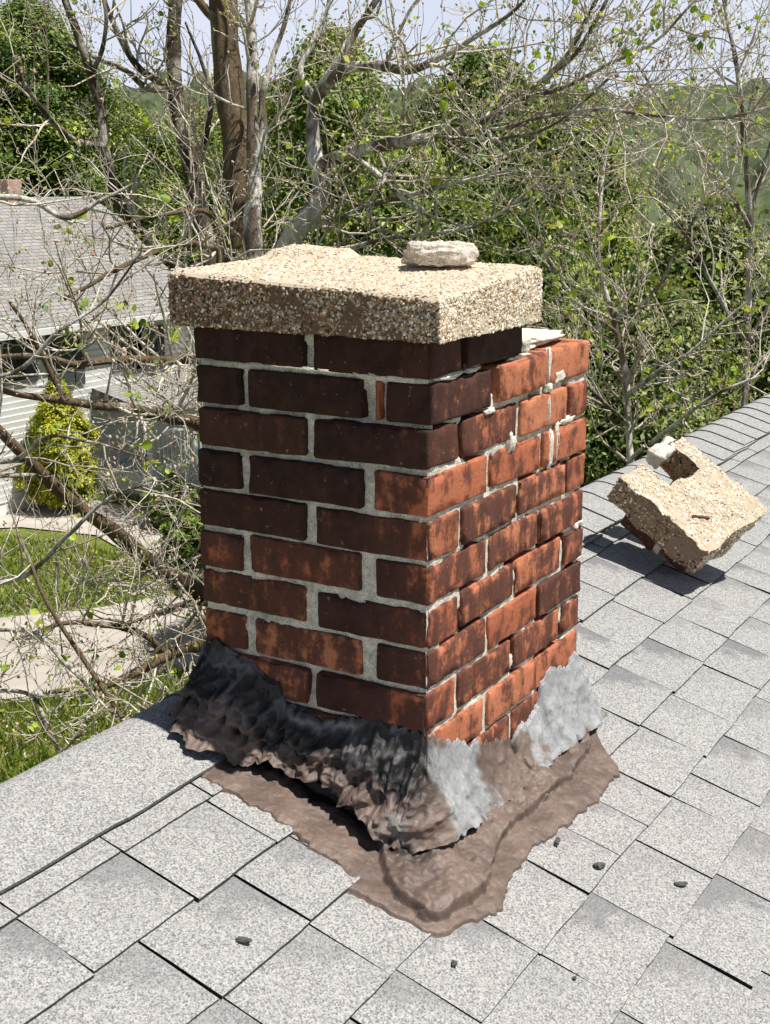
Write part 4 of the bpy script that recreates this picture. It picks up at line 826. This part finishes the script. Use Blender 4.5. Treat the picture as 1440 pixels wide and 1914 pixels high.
# dense leafy trees: three prototypes, then copies
def leafy_proto(seed, H, R, shape, n_clump, per, leaf, cols, wts):
    r = np.random.default_rng(seed); gl = Geo()
    lob = [(0.0, 0.0, H*.55, R*.9)]
    cen = []
    for _ in range(n_clump):
        t = r.uniform(0.04, 1)**0.8; an = r.uniform(0, 2*math.pi)
        prof = (math.sin(math.pi*min(1, (t*.92+.08))**shape))**0.7 if t < .999 else 0
        rad = R*max(prof, .05)*(0.75+0.35*math.sin(an*3+seed+t*5)*.5+0.18*math.sin(an*7+t*11))*r.uniform(.55, 1.0)**.5
        cen.append((rad*math.cos(an), rad*math.sin(an), H*(0.03+.97*t)+r.normal(0, .1)))
    cen = np.array(cen); k = n_clump*per; c = np.repeat(cen, per, 0)
    od = c*np.array([1, 1, 0]); od /= np.linalg.norm(od, axis=1)[:, None]+1e-6
    off = r.normal(size=(k, 3))*np.array([.30, .30, .13])*(R/3.2); P = c+off; P[:, 2] -= 0.25*(off[:, 0]*od[:, 0]+off[:, 1]*od[:, 1])
    nrm = od*0.55+np.array([0, 0, .8])+r.normal(0, .45, (k, 3)); nrm /= np.linalg.norm(nrm, axis=1)[:, None]
    d = np.cross(nrm, r.normal(size=(k, 3))); d /= np.linalg.norm(d, axis=1)[:, None]; s = np.cross(nrm, d)
    ln = leaf*r.uniform(.6, 1.3, (k, 1)); a = P-d*ln*.6; b = P+s*ln*.34; e = P+d*ln*.7-nrm*ln*.12; f = P-s*ln*.34
    cc = np.array(cols)[r.choice(len(cols), n_clump, p=np.array(wts)/sum(wts))]; col = np.repeat(cc, per, 0)*r.uniform(.7, 1.3, (k, 1))
    Vv = np.stack([a, b, e, f], 1).reshape(-1, 3); Qq = np.arange(4*k).reshape(-1, 4); gl.add(Vv, Qq, tint=np.repeat(col, 4, 0))
    gt = Geo(); V, Q = tube(np.array([[0, 0, -.3], [.05, 0, H*.3], [0, .06, H*.65], [0, 0, H*.95]]), [.2, .16, .09, .02], 8); gt.add(V, Q)
    for _ in range(26):
        c0 = cen[r.integers(len(cen))]; z = c0[2]*r.uniform(.55, .85); V, Q = tube(np.array([[0, 0, z], [c0[0]*.5, c0[1]*.5, z+(c0[2]-z)*.35], c0]), [.05, .03, .01], 5); gt.add(V, Q)
    return gl, gt
G1 = [(.075, .13, .024), (.13, .195, .036), (.21, .275, .055), (.36, .41, .09), (.03, .055, .014)]
G2 = [(.11, .16, .04), (.17, .23, .06), (.25, .30, .09), (.33, .35, .14), (.06, .09, .028)]
PROTO = {}
def leafy(kind, base_uv_d, top_v, hw, label, name='leafy_tree', group='dense leafy trees behind the bare branches'):
    if kind not in PROTO:
        if kind == 0: gl, gt = leafy_proto(201, 10, 3.4, .95, 900, 110, .105, G1, [3, 4, 3, 2.2, 2])
        elif kind == 1: gl, gt = leafy_proto(202, 10, 3.8, .75, 900, 110, .105, G1, [2, 4, 4, 3, 1])
        else: gl, gt = leafy_proto(203, 10, 3.6, .85, 700, 90, .11, G2, [2, 4, 4, 3, 1])
        Fm = gl; root = empty(name, label, 'tree', (0, 0, 0), group); a = gl.build('crown', NEEDLE, root, False); b = gt.build('trunk', BARK_DARK, root); PROTO[kind] = (root, a, b); fresh = True
    else:
        pr, pa, pb = PROTO[kind]; root = pr.copy(); C.objects.link(root)
        for ch in (pa, pb):
            c = ch.copy(); C.objects.link(c); c.parent = root
        root.name = name; root['label'] = label; root['group'] = group
    u, d = base_uv_d; p = at(u, top_v, d); Hh = p[2]-GZ; root.location = (p[0], p[1], GZ); hr = 1.4*hw*d/FPX/3.3
    root.scale = (hr, hr, Hh/10); root.rotation_euler = (0, 0, (u*.37) % 6.28)
    return root
leafy(0, (50, 50), 15, 155, 'tall dark leafy tree behind the left end of the neighbour house')
leafy(1, (215, 56), 205, 150, 'lower round leafy tree behind the right end of the neighbour roof')
leafy(1, (370, 66), 215, 150, 'far low leafy tree in the gap behind the slim mottled trunk')
leafy(0, (-120, 48), -60, 160, 'dark leafy tree at the far left edge, tallest of the left group')
leafy(1, (620, 25), 78, 165, 'green leafy tree right behind the long white limb')
leafy(0, (500, 33), 215, 130, 'dark leafy tree behind the thick dark trunk')
leafy(0, (900, 20), 120, 215, 'broad dark leafy tree behind the mortar lump on the cap')
leafy(1, (760, 17), 290, 190, 'dark leafy mass low behind the chimney cap')
leafy(1, (1070, 16), 190, 170, 'dark leafy tree right of the chimney, in front of the hill')
leafy(0, (1010, 12), 430, 190, 'low dark evergreen just behind the right side of the chimney')
leafy(2, (1330, 15), 395, 230, 'light olive scrubby tree at the right edge in front of the wooded hill')
leafy(2, (1230, 12), 560, 210, 'olive bush just beyond the roof ridge above the broken slab')
leafy(2, (1480, 14), 520, 180, 'olive bush at the far right beyond the roof ridge')
leafy(1, (300, 56), 330, 120, 'dark leafy shrub beside the neighbour gable')
def shrub(u, vb, vt, hw, label, cols, wts, seed, n=260, per=60, leaf=.07, shape=.9):
    b = on_z(u, vb, GZ); d = np.dot(b-CP, FW); Hh = (vb-vt)*d/FPX; R = hw*d/FPX
    gl, gt = leafy_proto(seed, Hh, R, shape, n, per, leaf, cols, wts); root = empty('shrub', label, 'shrub', (0, 0, 0), 'shrubs in front of the neighbour house')
    gl.build('foliage', NEEDLE, root, False); V = [v*np.array([.4, .4, 1]) for v in gt.V]; gt.V = V; gt.build('stem', BARK_DARK, root); root.location = (b[0], b[1], GZ)
YG = [(.30, .34, .02), (.42, .44, .03), (.17, .20, .015), (.54, .54, .06)]
shrub(120, 955, 728, 72, 'tall yellow-green conical shrub in front of the neighbour house', YG, [4, 3, 2, 2], 301, 900, 60, .062, .7)
shrub(325, 985, 900, 55, 'low pale flowering shrub near the white porch steps', [(.18, .24, .06), (.40, .42, .22), (.11, .17, .03)], [3, 2, 2], 302)
shrub(345, 1060, 955, 50, 'bright green shrub beside the driveway next to the chimney', [(.14, .22, .03), (.25, .33, .06), (.08, .13, .02)], [3, 2, 2], 303)
shrub(20, 930, 800, 60, 'dark tangled shrub at the left corner of the neighbour house', [(.05, .07, .02), (.09, .10, .04), (.16, .14, .07)], [3, 2, 2], 304)

# ------------------------------------------------------------------ the neighbour house across the street
def build_neighbour():
    Xr, Ye, Yr, zr, ze = 24.5, 19.3, 23.65, -0.13, -2.47
    Xl = 8.0; Yb2 = 2*Yr-Ye
    root = empty('neighbour_house', 'white sided two storey house with a weathered grey shingle roof across the street', 'house', ((Xl+Xr)/2, Ye+.5, GZ))
    rf = N; m, t, b = M('weathered_shingle', .95, .1); p = geopos(t)
    br = N(t, 'ShaderNodeTexBrick'); mp = N(t, 'ShaderNodeMapping'); mp.inputs['Scale'].default_value = (1, 1, 1); L(t, objpos(t), mp.inputs[0]); L(t, mp.outputs[0], br.inputs[0])
    br.inputs['Scale'].default_value = 1.0; br.inputs['Brick Width'].default_value = .30; br.inputs['Row Height'].default_value = .125; br.inputs['Mortar Size'].default_value = .012
    br.inputs['Color1'].default_value = (.25, .245, .24, 1); br.inputs['Color2'].default_value = (.35, .34, .33, 1); br.inputs['Mortar'].default_value = (.10, .095, .09, 1)
    L(t, mix(t, ramp(t, noise(t, p, 3.0, 5, .65), [(.35, 0.0), (.7, .6)]), br.outputs[0], (.20, .19, .18)), b.inputs['Base Color'])
    sl = (zr-ze)/(Yr-Ye); ov = .35
    V = []
    for x in (Xl, Xr): V += [(x, Ye-ov, ze-sl*ov), (x, Yr, zr), (x, Yb2+ov, ze-sl*ov), (x, Ye-ov, ze-sl*ov-.14), (x, Yr, zr-.14), (x, Yb2+ov, ze-sl*ov-.14)]
    Q = [(0, 6, 7, 1), (1, 7, 8, 2), (3, 4, 10, 9), (4, 5, 11, 10), (0, 3, 9, 6), (2, 8, 11, 5), (0, 1, 4, 3), (1, 2, 5, 4), (6, 9, 10, 7), (7, 10, 11, 8)]
    # the front slope gets real courses: stepped strips
    roof = mk('roof', rel(V, root), np.array(Q), m, root, False)
    g = Geo(); r = np.random.default_rng(4); nC = 30; ln = math.hypot(Yr-Ye+ov, zr-ze+sl*ov)
    fas = simple('white_trim', (.70, .70, .68), .6, .05, 4)
    vent = Geo()
    for uu in (105, 108, 55):
        pass
    # brick chimney of the neighbour
    # siding boards
    sid = simple('white_siding', (.74, .745, .74), .55, .05, 2)
    g = Geo(); z = GZ+.3; dz = .135
    while z < ze-.02:
        g.add([(Xl+.3, Ye+.022, z), (Xr-.35, Ye+.022, z), (Xr-.35, Ye+.001, z+dz), (Xl+.3, Ye+.001, z+dz), (Xl+.3, Ye+.001, z), (Xr-.35, Ye+.001, z)], [(0, 1, 2, 3), (4, 5, 1, 0)])
        yb_ = Yb2; g.add([(Xr-.35+.022, Ye, z), (Xr-.35+.022, yb_, z), (Xr-.35+.001, yb_, z+dz), (Xr-.35+.001, Ye, z+dz), (Xr-.35+.001, Ye, z), (Xr-.35+.001, yb_, z)], [(0, 1, 2, 3), (4, 5, 1, 0)])
        z += dz
    g.add([(Xr-.34, Ye, ze), (Xr-.34, Yb2, ze), (Xr-.34, Yr, zr-.16)], None, [(0, 1, 2)]); g.add([(Xl+.32, Ye, ze), (Xl+.32, Yb2, ze), (Xl+.32, Yr, zr-.16)], None, [(0, 2, 1)])
    g.add(boxv(Xl+.3, Xr-.36, Ye+.03, Yb2, GZ, ze), BOXQ); g.build('siding', sid, root, False)
    gl, tg, bg_ = M('dark_glass', .12, .5); bg_.inputs['Base Color'].default_value = (.03, .034, .04, 1)
    tn = noise(tg, objpos(tg), 2, 2); L(tg, ramp(tg, tn, [(.4, (.02, .023, .027)), (.6, (.055, .06, .07))]), bg_.inputs['Base Color'])
    fr = simple('dark_shutter', (.06, .062, .07), .6, .2, 6)
    def ray_y(u, v, y): rr_ = ray(u, v); return CP+rr_*(y-CP[1])/rr_[1]
    for (u0, v0, u1, v1) in ((104, 615, 140, 720), (222, 605, 252, 690), (262, 612, 292, 690), (20, 620, 50, 715), (95, 870, 130, 930)):
        a = ray_y(u0, v0, Ye); c = ray_y(u1, v1, Ye); x0, x1, z1, z0 = a[0], c[0], a[2], c[2]
        gf = Geo(); w_ = .07
        for bx in ((x0-.30, x0-.02), (x1+.02, x1+.30)): gf.add(boxv(bx[0], bx[1], Ye-.03, Ye+.02, z0, z1), BOXQ)
        gf.add(boxv(x0, x1, Ye-.04, Ye+.02, z1-.07, z1), BOXQ); gf.add(boxv(x0, x1, Ye-.05, Ye+.02, z0, z0+.07), BOXQ); gf.add(boxv(x0, x1, Ye-.035, Ye+.02, (z0+z1)/2-.03, (z0+z1)/2+.03), BOXQ)
        f = gf.build('window', fr, root, False); f2 = Geo(); f2.add(boxv(x0+.01, x1-.01, Ye-.012, Ye+.015, z0+.071, z1-.071), BOXQ); o = f2.build('pane', gl, root, False); o.parent = f
    # porch: shed roof, posts and white steps
    pa = ray_y(170, 735, Ye); x0, x1 = pa[0], Xr-.4; zt = pa[2]+.12
    g = Geo(); V = np.array([(x0, Ye-1.7, zt-.38), (x1, Ye-1.7, zt-.38), (x1, Ye-.03, zt), (x0, Ye-.03, zt)]); g.add(np.concatenate([V, V-np.array([0, 0, .12])]), BOXQ[:, ::-1]); g.build('porch_roof', m, root, False)
    g = Geo()
    for xx in np.linspace(x0+.15, x1-.15, 4): g.add(boxv(xx-.07, xx+.07, Ye-1.62, Ye-1.48, GZ, zt-.47), BOXQ)
    g.add(boxv(x0, x1, Ye-1.66, Ye-.04, GZ, GZ+.5), BOXQ)
    for s_ in range(3): g.add(boxv(x0+2.0, x0+4.2, Ye-1.66-.3*(3-s_), Ye-1.661-.3*(2-s_), GZ, GZ+.13+.13*s_), BOXQ)
    g.add(boxv(x0+.2, x1-.2, Ye-1.60, Ye-1.54, GZ+1.35, GZ+1.43), BOXQ)
    for xx in np.arange(x0+.25, x1-.2, .14): g.add(boxv(xx-.02, xx+.02, Ye-1.59, Ye-1.55, GZ+.5, GZ+1.35), BOXQ)
    g.build('porch', fas, root, False)
    g = Geo(); g.add(boxv(Xl, Xr, Ye-ov-.10, Ye-ov-.005, ze-sl*ov-.16, ze-sl*ov-.03), BOXQ); g.build('gutter', fas, root, False)
    # brick chimney on the ridge
    pc = ray_y(14, 350, Yr); g = Geo(); V, Q = rbox(pc[0]-.22, pc[0]+.22, Yr-.25, Yr+.25, zr-.6, pc[2]+.18, .02, .1, 5, .01); g.add(V, Q, soot=np.full(len(V), .1), tone=np.full(len(V), .6)); g.build('chimney_stack', simple('pink_brick', (.44, .30, .24), .9, .2, 8), root, False)
build_neighbour()
